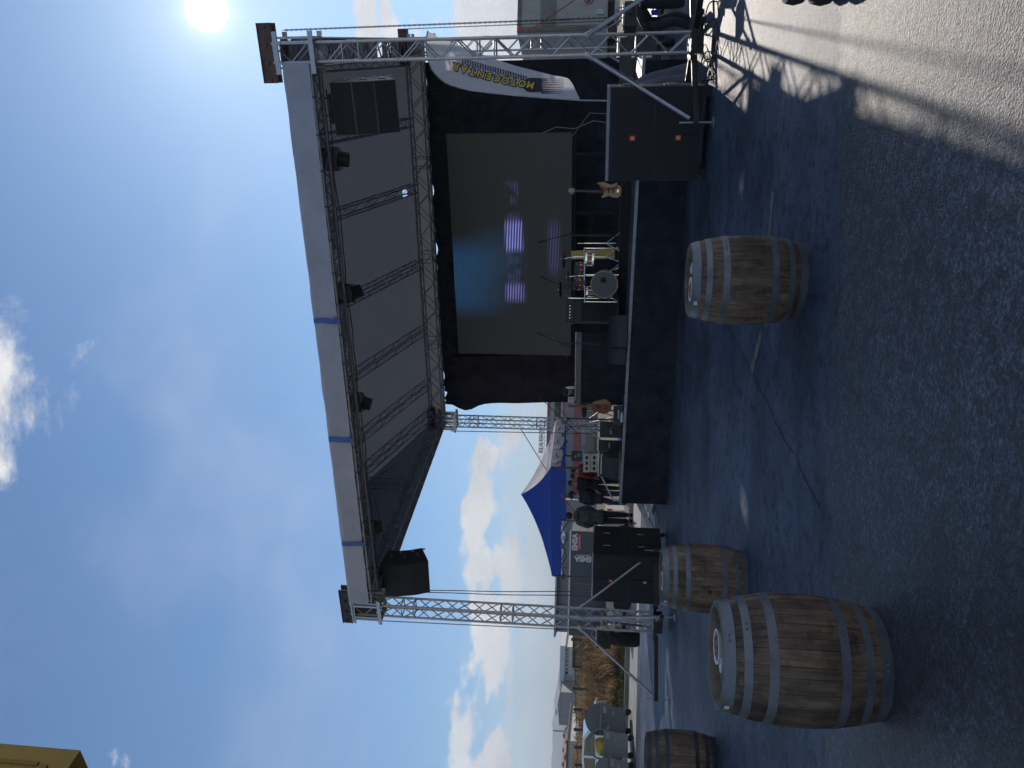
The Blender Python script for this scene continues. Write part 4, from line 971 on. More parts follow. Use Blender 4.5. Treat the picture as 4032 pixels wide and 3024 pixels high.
t, M = drum(fx, kn-kr*.22+Vector((0, 0, .03)), .315, .46, 'big amber bass drum with dark front head in the middle of the kit', hoop=SHELL, nm='bass_drum', lugs=10)
mb = MB(); zz = (kn-kr*.22).normalized(); mb.lathe([(1e-4, .0), (.075, .0)], 20, (M @ Vector((0, 0, 1)))*.243+(kr-(M @ Vector((0, 0, 1)))*kr.dot(M @ Vector((0, 0, 1))))*.11+Vector((0, 0, .02)), M); mb.out('port_hole', BLKP, t, normals=False)
for s in (-1, 1): mb = MB(); mb.tube(kr*s*.28+zz*.15+Vector((0, 0, -.12)), kr*s*.42+zz*.3+Vector((0, 0, -.33)), .011, 6); mb.out('spur', CHROME, t)
U1 = (0, 0, 1)
drum(at(1968, 2284, 19.0), Vector(U1)+kn*.28, .135, .21, 'right amber rack tom above the bass drum', nm='tom_drum')
drum(at(1908, 2280, 19.0), Vector(U1)+kn*.28-kr*.05, .15, .23, 'left amber rack tom above the bass drum', nm='tom_drum')
drum(at(2004, 2322, 19.0), Vector(U1)+kr*.06, .165, .18, 'shallow amber side drum at the right of the kit', nm='snare_drum')
t, M = drum(at(1866, 2338, 19.6), Vector(U1), .19, .36, 'amber floor tom half hidden at the left of the bass drum', nm='floor_tom')
for a in (0, 2.1, 4.2): mb = MB(); mb.tube((.2*math.cos(a), .2*math.sin(a), .1), (.21*math.cos(a), .21*math.sin(a), -.50), .009, 6); mb.out('leg', CHROME, t)
ZD = 1.25                                 # riser top near the kit
def cym_stand(U, V, F, r, lab, bU, tilt, boom=True):
    c = at(U, V, F); b = at(bU, V+60, F); g = Vector((b.x, b.y, ZD+.06*0)); t = thing('cymbal_stand', lab, 'cymbal', g, 0, 'cymbals on chrome stands')
    L = lambda p: Vector(p)-g
    k = L((b.x, b.y, c.z-.22)) if boom else L((b.x, b.y, c.z-.05))
    mb = MB(); mb.tube((0, 0, .12), k, .013, 8); mb.tube(k, L(c)-Vector((0, 0, .02)), .008, 6); mb.ell(k, (.022, .022, .03), None, 8, 6); mb.tube(L(c), L(c)+Vector((0, 0, .05)), .006, 6); mb.out('stand', CHROME, t)
    for i in range(3):
        a = 2*PI*i/3+.4; mb = MB(); mb.tube((0, 0, .35), (.28*math.cos(a), .28*math.sin(a), .012), .009, 6); mb.out('leg', CHROME, t)
    mb = MB(); Mt = Matrix.Rotation(tilt, 3, Vector((kr.x, kr.y, 0))); mb.lathe([(r, -.012), (r*.3, .008), (r*.16, .012), (r*.10, .03), (1e-4, .036)], 28, L(c), Mt, caps=False); mb.out('cymbal', CYM, t)
cym_stand(2005, 2219, 19.1, .23, 'right cymbal of the kit on a boom stand', 2012, R(-6))
cym_stand(1934, 2237, 19.1, .14, 'small splash cymbal in the middle of the kit', 1938, R(-4))
cym_stand(1883, 2205, 19.1, .205, 'left cymbal of the kit standing highest', 1850, R(-5))
mb = MB(); a, b = at(2046, 2300, 18.9), at(1836, 2303, 18.9); g = Vector((a.x, a.y, ZD)); RK = thing('drum_rack', 'chrome bar rack across the front of the drum kit', 'drum rack', g)
mb.tube(a, b, .017, 10); mb.out('cross_bar', CHROME, RK, world=True)
for U in (2046, 1942, 1836): mb = MB(); q = at(U, 2302, 18.9); mb.tube(q, (q.x, q.y, ZD+.01), .016, 8); mb.ell(q, (.03, .03, .03), None, 8, 6); mb.out('upright', CHROME, RK, world=True)
mb = MB(); a = at(2066, 2302, 18.6); g = Vector((a.x, a.y, ZD)); t = thing('pedal_stand', 'chrome hi hat stand without cymbals at the right of the kit', 'stand', g)
mb.tube((0, 0, .1), (0, 0, a.z-ZD), .012, 8); mb.tube((0, 0, a.z-ZD), (0, 0, a.z-ZD+.17), .006, 6); mb.out('pole', CHROME, t)
for i in range(3): mb = MB(); an = i*2.1; mb.tube((0, 0, .34), (.26*math.cos(an), .26*math.sin(an), .01), .009, 6); mb.out('leg', CHROME, t)
mb = MB(); mb.prism([(-.05, -.12, .01), (.05, -.12, .01), (.05, .12, .06), (-.05, .12, .06)], (0, 0, .012)); mb.out('pedal', STEELK, t)
YB = mat('tan_yellow_board', (.55, .36, .10), .6, var=.08)
mb = MB(); q = [at(U, V, 20.2) for U, V in ((2036, 2248), (2004, 2250), (2006, 2420), (2046, 2421))]; o = q[3]
mb.prism([p-o for p in q], _f*.05); single(mb, 'yellow_board', YB, 'tall tan yellow board standing behind the right side of the drums', 'board', o, bevel=.004)
# amplifier stack beside the kit
def boxthing(name, U0, U1, V0, V1, F, dep, m, lab, cat, rz=0., group=None, bev=.012, parts=None, zb=None):
    a, b = at((U0+U1)/2, V1, F), at((U0+U1)/2, V0, F); w = px(abs(U0-U1), F)*1.0; h = b.z-a.z
    if zb is not None: a.z = zb; h = b.z-zb
    t = thing(name, lab, cat, a+_f*dep/2, YAW+rz, group); mb = MB(); mb.box((0, 0, h/2), (w, dep, h)); mb.out('body', m, t, bevel=bev)
    return t, w, h, dep
t, w, h, d = boxthing('guitar_amplifier', 1852, 1754, 2262, 2436, 19.2, .4, BLKP, 'tall black amplifier cabinet at the left of the drum kit', 'amplifier')
mb = MB(); mb.box((0, -d/2-.006, h*.45), (w*.86, .014, h*.8)); mb.out('grille', GRILLE, t)
t2, w2, h2, d2 = boxthing('amplifier_head', 1850, 1752, 2228, 2260, 19.2, .3, BLKP, 'black amplifier head lying on top of the tall amplifier cabinet', 'amplifier')
for i in range(5): mb = MB(); mb.lathe([(.014, 0), (.012, .02)], 10, (-w2*.3+i*w2*.12, -d2/2, h2*.5), Matrix.Rotation(PI/2, 3, 'X')); mb.out('knob', CHROME, t2)
def wedge(U, V, F, w, rz, lab):
    p = at(U, V, F); t = thing('floor_monitor', lab, 'loudspeaker', p, rz, 'black wedge floor monitors')
    mb = MB(); mb.prism([(-w/2, -.24, 0), (-w/2, .26, 0), (-w/2, .26, .20), (-w/2, .14, .38), (-w/2, -.20, .12)], (w, 0, 0)); mb.out('cabinet', BLKP, t, bevel=.01)
    mb = MB(); mb.prism([(-w/2+.03, -.185, .138), (-w/2+.03, .135, .385), (-w/2+.03, .128, .395), (-w/2+.03, -.193, .148)], (w-.06, 0, 0)); mb.out('grille', GRILLE, t)
    for s in (-1, 1): mb = MB(); mb.box((s*(w/2+.002), .05, .16), (.012, .14, .05)); mb.out('handle', STEELK, t)
wedge(1712, 2468, 17.2, .70, YAW+PI+.1, 'black wedge monitor at the stage edge in front of the amplifier')
wedge(1640, 2462, 17.4, .55, YAW+PI-.1, 'second black wedge monitor at the stage edge, next to the first')
wedge(1206, 2436, 18.3, .62, YAW+PI-.6, 'tilted black wedge monitor at the left end of the stage edge')
# guitars
BASSW = mat('bass_wood', (.36, .20, .085), .3, var=.2, scale=5, stretch=(6, 1, 1), coat=.4)
def guitar_outline(n, fn): return [fn(2*PI*i/n) for i in range(n)]
def bass(U, V0, V1, F):
    a, b = at(U, V1, F), at(U+6, V0, F); Lg = (b-a).length; t = thing('bass_guitar', 'tan electric bass guitar upright on a stand at the right of the stage', 'guitar', a, YAW+.1)
    s = Lg/1.12
    out = [(-.02, 0), (.10, .02), (.155, .10), (.135, .20), (.085, .27), (.10, .34), (.15, .43), (.145, .47), (.10, .46), (.06, .40), (.035, .38), (-.035, .38), (-.06, .36), (-.10, .42), (-.135, .41), (-.125, .34), (-.09, .27), (-.13, .17), (-.14, .08), (-.09, .02)]
    mb = MB(); mb.prism([(x*s, -.02, z*s) for x, z in out], (0, .04, 0)); mb.out('body', BASSW, t, bevel=.006)
    mb = MB(); mb.bar((0, -.03, .36*s), (.012, -.03, 1.0*s), .045, .022, (0, 1, 0)); mb.out('neck', BASSW, t)
    mb = MB(); mb.bar((0, -.044, .36*s), (.012, -.044, 1.0*s), .040, .006, (0, 1, 0)); mb.out('fingerboard', mat('dark_rosewood', (.05, .03, .02), .5), t)
    mb = MB(); mb.prism([(x*s, -.035, z*s) for x, z in ((-.022, .99), (.045, .99), (.06, 1.10), (.03, 1.13), (-.035, 1.09))], (0, .018, 0)); mb.out('headstock', BASSW, t)
    for i in range(4): mb = MB(); sx = 1 if i % 2 else -1; mb.ell(((.012+sx*.055)*s, -.025, (1.02+.04*(i//2))*s), (.018, .01, .012), None, 8, 5); mb.out('tuning_peg', CHROME, t)
    for z in (.18, .27): mb = MB(); mb.box((0, -.028, z*s), (.09, .016, .028)); mb.out('pickup', BLKP, t)
    mb = MB(); mb.box((0, -.03, .08*s), (.075, .02, .05)); mb.out('bridge', CHROME, t)
    g = thing('guitar_stand', 'black tripod stand holding the tan bass guitar', 'stand', a+_f*.08+Vector((0, 0, -.10)), YAW)
    mb = MB(); mb.tube((0, .05, .05), (0, .05, .75*s+.1), .011, 6); mb.tube((-.14, .02, .75*s+.1), (.14, .02, .75*s+.1), .012, 6); mb.tube((-.12, -.12, .10), (.12, -.12, .10), .011, 6); mb.tube((0, .05, .12), (0, -.1, .10), .011, 6); mb.out('yoke', STEELK, g)
    for x, y in ((-.22, -.15), (.22, -.15), (0, .3)): mb = MB(); mb.tube((0, .05, .25), (x, y, 0), .010, 6); mb.out('leg', STEELK, g)
bass(2270, 2238, 2448, 18.0)
mb = MB(); P = [at(U, V, 17.9) for U, V in ((2304, 2350), (2308, 2378), (2296, 2404), (2306, 2432), (2288, 2424), (2284, 2385))]; o = P[3]
mb.prism([p-o for p in P], _f*.05); single(mb, 'guitar_case', BASSW, 'brown curved guitar body leaning behind the tan bass guitar', 'guitar', o, bevel=.005)
AGM = mat('orange_spruce', (.20, .055, .014), .3, var=.2, scale=4, coat=.5)
def acoustic(U, V0, V1, F):
    a, b = at(U, V1, F), at(U+2, V0, F); s = (b-a).length/1.02; t = thing('acoustic_guitar', 'orange brown acoustic guitar leaning on its stand at the left of the stage', 'guitar', a, YAW-.25)
    out = []
    for i in range(28):
        th = 2*PI*i/28; z = .24-.24*math.cos(th); w = .19*math.sin(th)*(1-.22*math.exp(-((z-.29)/.07)**2))*(1 if z < .3 else .86); out.append((w*s, -.05, z*s))
    mb = MB(); mb.prism(out, (0, .10, 0)); mb.out('body', AGM, t, bevel=.006)
    mb = MB(); mb.lathe([(.05*s, 0), (1e-4, .0005)], 18, (0, -.052, .31*s), Matrix.Rotation(PI/2, 3, 'X')); mb.out('sound_hole', BLKP, t)
    mb = MB(); mb.box((0, -.055, .13*s), (.13*s, .012, .03*s)); mb.out('bridge', mat('dark_rosewood', (.05, .03, .02)), t)
    mb = MB(); mb.bar((0, -.058, .36*s), (0, -.058, .88*s), .05*s, .024, (0, 1, 0)); mb.out('neck', AGM, t)
    mb = MB(); mb.prism([(x*s, -.06, z*s) for x, z in ((-.03, .87), (.03, .87), (.038, 1.01), (-.038, 1.01))], (0, .018, 0)); mb.out('headstock', AGM, t)
    for i in range(6): sx = 1 if i % 2 else -1; mb = MB(); mb.ell((sx*.05*s, -.05, (.90+.04*(i//2))*s), (.013, .008, .01), None, 8, 5); mb.out('tuning_peg', CHROME, t)
acoustic(1424, 2236, 2408, 18.4)
# keyboard on stand, bottle, small gear
a, b = at(1696, 2287, 18.2), at(1430, 2290, 18.9)
KB = thing('stage_keyboard', 'long grey stage keyboard on a cloth covered stand', 'keyboard', Vector((a.x, a.y, dz(a.x))))
def qb(mb, P0, P1, z0, z1, y0, y1):
    d = (P1-P0); d.z = 0; n = Vector((-d.y, d.x, 0)).normalized()
    if n.dot(_f) < 0: n = -n
    mb._add([Vector((p.x, p.y, z))+n*yy for z in (z0, z1) for p, yy in ((P0, y0), (P1, y0), (P1, y1), (P0, y1))], [(0, 1, 2, 3), (4, 5, 6, 7), (0, 1, 5, 4), (1, 2, 6, 5), (2, 3, 7, 6), (3, 0, 4, 7)])
zt = at(1560, 2266, 18.5).z; zl = at(1560, 2288, 18.5).z
mb = MB(); qb(mb, a, b, zl, zt, 0, .36); mb.out('body', mat('grey_keyboard', (.13, .135, .14), .5, var=.1), KB, world=True, bevel=.01)
mb = MB(); qb(mb, a, b, zt+.001, zt+.02, .22, .34); mb.out('keys', WHITE, KB, world=True)
mb = MB(); qb(mb, a, b, dz(a.x)+.03, zl-.02, .06, .30); mb.out('cloth_front', BLKF, KB, world=True)
for U in (1690, 1438): mb = MB(); q = at(U, 2288, 18.5); mb.bar((q.x, q.y, dz(q.x)), (q.x, q.y, zl), .05, .05); mb.out('leg', STEELK, KB, world=True)
p = at(1497, 2264, 18.75)
t = thing('water_bottle', 'clear plastic water bottle standing on the keyboard', 'bottle', Vector((p.x, p.y, zt+.02)))
mb = MB(); mb.lathe([(.030, 0), (.034, .01), (.034, .15), (.014, .19), (.014, .20)], 16); mb.out('body', mat('bottle_plastic', (.50, .58, .66), .15, spec=.6), t)
mb = MB(); mb.lathe([(.016, .198), (.016, .222)], 12); mb.out('cap', WHITE, t)
p = at(1450, 2262, 18.6); t = thing('mixer_box', 'small black box with two white faces at the end of the keyboard', 'box', Vector((p.x, p.y, zt+.02)), YAW)
mb = MB(); mb.box((0, 0, .075), (.15, .12, .15)); mb.out('case', BLKP, t, bevel=.006)
for z in (.038, .112):
    mb = MB(); mb.box((0, -.063, z), (.125, .008, .062)); fc = mb.out('face_plate', WHITE, t); mb = MB(); mb.ell((.02, -.068, z), (.016, .004, .022), None, 10, 6); mb.box((-.02, -.068, z), (.03, .004, .014)); mb.out('socket', BLKP, fc)
def stool(U, V0, V1, F, lab):
    p = at(U, V1, F); t = thing('drum_stool', lab, 'stool', Vector((p.x, p.y, dz(p.x)))); z = at(U, V0, F).z-dz(p.x)
    mb = MB(); mb.lathe([(.15, z-.11), (.19, z-.09), (.20, z-.03), (.17, z), (1e-4, z+.006)], 22); mb.out('seat', BLKP, t)
    for i in range(4): an = i*PI/2+.5; mb = MB(); mb.tube((.10*math.cos(an), .10*math.sin(an), z-.1), (-.22*math.cos(an), -.22*math.sin(an), 0), .014, 6); mb.out('leg', ALU, t)
stool(1408, 2292, 2390, 19.0, 'round black stool with crossed bright legs behind the acoustic guitar')
def mic_stand(lab, base, top, tip, F, tripod=True, mtl=STEELK):
    b, tp, ti = at(base[0], base[1], F), at(top[0], top[1], F), at(tip[0], tip[1], F-.2); t = thing('microphone_stand', lab, 'microphone stand', b, 0, 'microphones on boom stands'); L = lambda p: p-b
    mb = MB(); mb.tube((0, 0, .03), L(tp), .011, 8); mb.out('pole', mtl, t)
    d = (ti-tp).normalized(); mb = MB(); mb.tube(L(tp-d*.25), L(ti), .009, 8); mb.ell(L(tp), (.025, .025, .03), None, 8, 6); mb.out('boom', mtl, t)
    mb = MB(); e = L(ti); mb.tube(e-d*.03, e+d*.12, .014, 8, .018); mb.ell(e+d*.145, (.026, .026, .028), None, 10, 7); mb.out('microphone', BLKP, t)
    for i in range(3): an = i*2.1+.3; mb = MB(); mb.tube((0, 0, .22), (.34*math.cos(an), .34*math.sin(an), .012), .009, 6); mb.out('leg', mtl, t)
    mb = MB(); P = [L(ti), L(ti)+Vector((.05, 0, -.18)), L(tp)+Vector((.03, 0, -.1)), (.03, 0, .5), (.05, 0, .05)]; mb.path(P, .006, 5); mb.out('cable', BLKP, t)
mic_stand('boom microphone stand standing between the bass guitar and the drums', (2094, 2452), (2097, 2222), (2077, 2145), 17.4)
mic_stand('boom microphone stand reaching up in front of the video wall over the left cymbal', (1880, 2430), (1899, 2208), (1926, 2148), 19.4)
mic_stand('boom microphone stand at the right end of the keyboard', (1668, 2400), (1671, 2213), (1702, 2140), 18.0)
mic_stand('boom microphone stand in front of the rear tower, microphone against the sky', (1344, 2432), (1344, 2246), (1442, 2144), 17.6)
for k, (U, V, w, h, F, c, lab) in enumerate(((1330, 2420, 60, 58, 18.8, BLKP, 'black gear box at the foot of the left microphone stand'), (1266, 2420, 42, 64, 19.6, BLKP, 'dark case between the white case and the microphone stand'), (1385, 2438, 70, 22, 18.0, STEELK, 'low dark pedal board beside the acoustic guitar'))):
    t, w_, h_, d_ = boxthing('gear_box', U+w/2, U-w/2, V-h, V, F, .4, c, lab, 'box', .1*k, 'dark gear boxes at the left of the stage', zb=dz(at(U, V, F).x))
    mb = MB(); mb.box((0, -d_/2-.006, h_*.5), (w_*.5, .012, .03)); mb.out('handle', GALV, t)
p = at(1362, 2415, 17.8); t = thing('water_bottle', 'pale plastic bottle lying among cables at the left of the stage', 'bottle', Vector((p.x, p.y, dz(p.x)+.04)), .6)
mb = MB(); Mx = Matrix.Rotation(PI/2, 3, 'Y'); mb.lathe([(.03, 0), (.035, .02), (.035, .16), (.014, .21)], 14, (0, 0, 0), Mx); mb.out('body', MATS['bottle_plastic'], t); mb = MB(); mb.lathe([(.016, .205), (.016, .235)], 10, (0, 0, 0), Mx); mb.out('cap', WHITE, t)
for i in range(5):
    mb = MB(); P = []; U0 = 1400-i*48
    for k in range(14):
        q = at(U0-12*k+18*wob((k*.5, i, 3)), 2440, 17.0+.6*wob((k*.4, i, 1))); P.append(Vector((q.x, max(2.35, q.y), dz(q.x)+.012)))
    mb.path(P, .010, 5); single(mb, 'stage_cable', BLKP, ('black cable snaking along the stage edge nearest the acoustic guitar', 'black cable on the deck under the left microphone stand', 'black cable on the deck before the dark case', 'black cable on the deck before the white case', 'black cable at the left corner of the deck')[i], 'cable', P[0], world=True)
# cases and crates behind the left end of the stage
t, w, h, d = boxthing('flight_case', 1244, 1146, 2356, 2432, 20.6, .5, BLKP, 'white fronted flight case with black edging behind the wedge monitor', 'case', zb=1.05)
mb = MB(); mb.box((0, -d/2-.004, h*.5), (w*.80, .012, h*.80)); mb.out('front_panel', WHITE, t)
mb = MB(); mb.box((0, -d/2-.002, h-.005), (w*1.02, .03, .03)); mb.box((0, -d/2-.002, .012), (w*1.02, .03, .03)); mb.out('edge_profile', ALU, t)
mb = MB(); mb.box((w*.2, -d/2-.014, h*.5), (.1, .012, .14)); mb.out('latch', ALUD, t)
CRATE = mat('pale_crate_plastic', (.50, .50, .47), .6, var=.12)
def crate(U0, U1, V0, V1, F, lab):
    a = at((U0+U1)/2, V1, F); w = px(U0-U1, F); h = px(V1-V0, F)*.97; t = thing('plastic_crate', lab, 'crate', a, YAW, 'pale plastic crates stacked behind the stage')
    mb = MB(); d = .4; n = 3; bw = w/(n*4+1)*1.3
    for y in (-d/2, d/2):
        for z in (.03, h-.03): mb.box((0, y, z), (w, .03, .06))
        for i in range(n+1): mb.box((-w/2+bw/2+i*(w-bw)/n, y, h/2), (bw, .028, h-.12))
    for x in (-w/2+.015, w/2-.015): mb.box((x, 0, h/2), (.028, d-.032, h-.004))
    mb.box((0, 0, .02), (w-.06, d-.03, .02)); mb.out('frame', CRATE, t)
    mb = MB(); mb.box((0, .02, h*.45), (w-.07, d-.1, h*.75)); mb.out('contents', mat('dark_green_goods', (.02, .035, .03), .7, var=.3), t)
crate(1238, 1168, 2326, 2353, 21.4, 'lower pale plastic crate on the white case')
crate(1238, 1168, 2297, 2324, 21.4, 'upper pale plastic crate in the stack on the white case')
t, w, h, d = boxthing('small_loudspeaker', 1246, 1206, 2250, 2292, 21.6, .2, BLKP, 'small black box with white rings standing above the pale crates', 'loudspeaker', rz=.12)
for x, z, r in ((-.02, .62, .022), (.03, .3, .035)): mb = MB(); mb.torus((x, -d/2-.004, h*z), r, .006, Matrix.Rotation(PI/2, 3, 'X'), 16, 5); mb.out('speaker_ring', WHITE, t)
mb = MB(); mb.bar((0, 0, h), (0, 0, h+.16), .05, .05); mb.out('pole', BLKP, t)
# ---------------------------------------------------------------- blue and white pop-up canopy
TB = at(1183, 2209, 23.0); TD = at(756, 2207, 25.0)
e1 = Vector((TD.x-TB.x, TD.y-TB.y, 0)); w1 = e1.length; e1.normalize(); e2 = Vector((-e1.y, e1.x, 0))
if e2.dot(_f) < 0: e2 = -e2
zv = TB.z; Tg = gh(23.5); TP = thing('canopy_tent', 'pop up canopy with blue front and white side behind the stage', 'canopy', Vector((TB.x, TB.y, Tg)))
A0 = Vector((TB.x, TB.y, 0)); dpt = 2.9
cor = [A0, A0+e1*w1, A0+e1*w1+e2*dpt, A0+e2*dpt]; ctr = sum(cor, Vector())/4
zt0 = zv+.31; apz = at(1068, 2052, fz(ctr)).z
BLUC = mat('blue_canopy_cloth', (.015, .065, .40), .7, var=.06, bump=.2, bscale=4, trans=.12)
WHIC = mat('white_canopy_cloth', (.72, .74, .84), .7, var=.05, bump=.2, bscale=4, trans=.5)
for i in range(4):
    a, b = cor[i], cor[(i+1) % 4]; mtl = BLUC if i in (0, 2) else WHIC
    def roofp(u, v):
        p = a.lerp(b, u).lerp(ctr, v); z = zt0+(apz-zt0)*(.62*v+.38*v**2.6)-.05*math.sin(u*PI)*math.sin(v*PI)
        return Vector((p.x, p.y, z+.015*wob((u*9, v*5, i))))
    mb = MB(); mb.grid(roofp, 16, 12); mb.out('roof_panel', mtl, TP, world=True)
    nn = (b-a).normalized(); nn = Vector((nn.y, -nn.x, 0))
    if nn.dot((a+b)/2-ctr) < 0: nn = -nn
    def val(u, v):
        p = a.lerp(b, u); k = .03*math.sin(u*46)*v if i in (1, 3) else .008*math.sin(u*30)*v
        return Vector((p.x, p.y, zt0+.01-(.32+.012*math.sin(u*18))*v))+nn*(.012+k)
    mb = MB(); mb.grid(val, 60, 5); mb.out('valance', mtl, TP, world=True)
for p in cor: mb = MB(); mb.bar((p.x, p.y, gh(fz(p))), (p.x, p.y, zt0-.03), .045, .045); mb.out('leg', STEELM, TP, world=True)
for i in (0, 1, 3):
    a, b = cor[i], cor[(i+1) % 4]; n = 4 if i != 1 else 3
    for k in range(n):
        p, q = a.lerp(b, k/n), a.lerp(b, (k+1)/n); z0, z1 = zt0-.10, zt0-.43
        mb = MB(); mb.bar((p.x, p.y, z0), (q.x, q.y, z1), .025, .025); mb.bar((p.x, p.y, z1), (q.x, q.y, z0), .025, .025); mb.out('scissor_truss', STEELM, TP, world=True)
# orange lashing straps
def strap(pts, w, lab):
    mb = MB()
    for a, b in zip(pts, pts[1:]): mb.bar(a, b, w, .006)
    o = pts[-1]; single(mb, 'lashing_strap', ORSTRAP, lab, 'strap', o, group='orange lashing straps', world=True)
strap([at(1340, 2048, 21.5), at(1175, 2150, 23.2)], .035, 'thin dark orange strap running down to the white canopy roof')
strap([at(1076, 2209, 25.5), at(1000, 2268, 22.5), at(935, 2322, 20.6)], .075, 'orange strap slanting past the two people on the steps')
strap([at(1698, 2174, 9.0*0+21.6), at(1612, 2236, 21.6)], .035, 'short orange strap in front of the curtain by the video wall')
# ---------------------------------------------------------------- white lorry body at the right
LF = 22.6; a = at(2893, 2036, LF); zt_ = a.z; zb_ = at(2893, 2390, LF).z
LR = thing('lorry', 'white box lorry parked behind the near right tower', 'lorry', cw((( _rt.dot(a-CAM)), LF, gh(LF))), YAW+R(1.5))
PANW = mat('dirty_white_panel', (.40, .40, .38), .5, var=.12, scale=2.2, c2=(.31, .31, .29))
PANG = mat('grey_panel', (.20, .20, .185), .7, var=.15, scale=3)
g0 = gh(LF); hz = zt_-g0; hb = zb_-g0
def pv(V): return at(2893, V, LF).z-g0
mb = MB(); mb.box((1.3, 3.6, (hz+hb)/2), (2.6, 7.2, hz-hb)); mb.out('box_body', PANW, LR, bevel=.02)
for V0, V1, m_, nm in ((2052, 2126, PANW, 'upper_panel'), (2129, 2189, PANG, 'grey_band'), (2193, 2384, PANW, 'door_panel')):
    mb = MB(); mb.box((1.36, -.012, (pv(V0)+pv(V1))/2), (2.36, .024, pv(V0)-pv(V1))); mb.out(nm, m_, LR, bevel=.006)
mb = MB(); mb.box((.07, -.02, (hz+hb)/2), (.12, .06, hz-hb)); mb.box((1.37, -.02, hz-.06), (2.48, .06, .12)); mb.out('frame', mat('lorry_frame', (.16, .15, .13), .6, var=.3), LR)
mb = MB(); mb.box((.07, -.055, hz-.12), (.1, .02, .18)); mb.out('marker_lamp', mat('red_lens', (.35, .03, .02), .3), LR)
c = Vector((.92, -.028, pv(2316))); mb = MB(); mb.torus(c, .115, .02, Matrix.Rotation(PI/2, 3, 'X'), 24, 5); mb.out('speed_sticker', mat('red_sticker', (.45, .04, .05), .5), LR)
lettering('80', .14, BLKP, LR, FRM(c, (1, 0, 0), (0, 0, 1)), .003, .003)
mb = MB(); mb.box((.35, -.04, pv(2225)), (.035, .04, .35)); mb.out('hinge', STEELK, LR); mb = MB(); mb.box((.55, -.04, pv(2362)), (.16, .04, .2)); mb.out('lock_plate', GALV, LR)
mb = MB(); mb.box((1.3, 3.5, hb-.16), (.9, 7., .3)); mb.out('chassis', STEELK, LR)
for x in (.3, 2.3):
    for y in (1.2, 5.8):
        mb = MB(); Mx = Matrix.Rotation(PI/2, 3, 'Y'); mb.lathe([(.28, -.14), (.48, -.15), (.5, 0), (.48, .15), (.28, .14)], 28, (x, y, .5), Mx); wh = mb.out('wheel', RUB, LR)
        mb = MB(); mb.lathe([(.27, -.12), (.27, .12)], 20, (x, y, .5), Mx); mb.out('rim', GALV, wh)
for x in (.35, 2.2): mb = MB(); mb.box((x, .45, .55), (.5, .03, .75)); mb.out('mudflap', mat('grey_rubber', (.09, .088, .08), .8, var=.4, scale=5), LR)
mb = MB(); mb.box((1.3, -.03, hb-.28), (2.3, .1, .14)); mb.out('bumper', GALV, LR)
for x in (.4, 2.2): mb = MB(); mb.box((x, -.09, hb-.28), (.35, .03, .1)); mb.out('tail_lamp', MATS['red_lens'], LR)
strap([at(3060, 2316, LF-.25), at(2898, 2076, LF-.25)], .06, 'orange strap lashed slantwise across the white lorry body')
# covered gear behind the right subwoofers
def tarpmound(U, V0, V1, F, w, lab):
    p = at(U, V1, F); p.z = gh(F); h = at(U, V0, F).z-p.z
    mb = MB()
    def f(u, v):
        a_ = 2*PI*u; k = (1-v**2.2)**.5; r = .5+.12*math.cos(4*a_)+.05*wob((u*6, v*3, 1)); return Vector((math.cos(a_)*w*r*(.25+.75*k)*(1+.25*(1-v)**3), math.sin(a_)*.8*r*(.25+.75*k), h*v+.03*wob((u*8, v*4, 2))))
    mb.grid(f, 36, 14); single(mb, 'covered_case', mat('grey_cover_cloth', (.10, .11, .13), .8, var=.15, scale=4, bump=.3, bscale=8), lab, 'covered gear', p, YAW)
tarpmound(2668, 2495, 2735, 14.6, .72, 'gear heaped under a grey cover behind the right subwoofers')
# low dark wheeled trolley seen under the curtain, between tower and curtain
t, w, h, d = boxthing('equipment_trolley', 2880, 2700, 2440, 2560, 19.5, .8, mat('dark_grey_steel', (.03, .032, .036), .6, var=.3), 'dark trolley behind the tower foot, in front of the lorry wheels', 'trolley', zb=.45)
for x in (-.45, .45):
    mb = MB(); mb.lathe([(.06, -.05), (.16, -.05), (.16, .05), (.06, .05)], 16, (x, -.3, -.28), Matrix.Rotation(PI/2, 3, 'Y')); mb.out('wheel', RUB, t)
    mb = MB(); mb.bar((x, -.3, -.2), (x, -.3, .02), .05, .05); mb.out('fork', GALV, t)
mb = MB(); mb.box((.1, -d/2-.01, h*.4), (.12, .02, .5)); mb.out('reflector_strip', WHITE, t)
# two tyres lying one on the other at the right edge
for i, lab in ((0, 'lower of two worn tyres stacked at the right edge of the asphalt'), (1, 'upper of two worn tyres stacked at the right edge of the asphalt')):
    p = gp(3024, 3300); d = (p-CAM); p = at(3172, 3385, fz(p)); p.z = .0
    mb = MB(); mb.lathe([(.15, .01), (.22, .0), (.275, .035), (.29, .10), (.275, .165), (.22, .20), (.15, .19), (.17, .1), (.15, .01)], 36, caps=False)
    mb.bm.transform(Matrix.Scale(.95, 4)); single(mb, 'tyre', RUB, lab, 'tyre', p+Vector((.01*i, 0, .192*i)), group='tyres stacked at the right edge')
# cables and cable loops at the foot of the near right tower
for i in range(3):
    P = []; a_ = random.uniform(0, 6)
    for k in [j*.33 for j in range(78)]:
        P.append(Vector((.15*math.sin(a_+k*.5)*(1+.1*i)+.05*i-.05+.02*k*(1 if i % 2 else -1), -.55-.10*i+.22*math.cos(a_+k*.45), .015+(.16*abs(math.sin(k*.24+i)) if 4 < k < 20 else 0))))
    mb = MB(); mb.path(P, .011, 5); single(mb, 'power_cable', BLKP, ('black cable looped at the foot of the near right tower, nearest the mast', 'black cable coil hanging off the near right outrigger', 'black cable looped low in front of the near right tower', 'black cable trailing from the near right tower base', 'thin black cable lying outermost at the near right tower', 'black cable in the tangle under the near right tower')[i], 'cable', P[0], group='cables tangled at the tower foot', world=True)
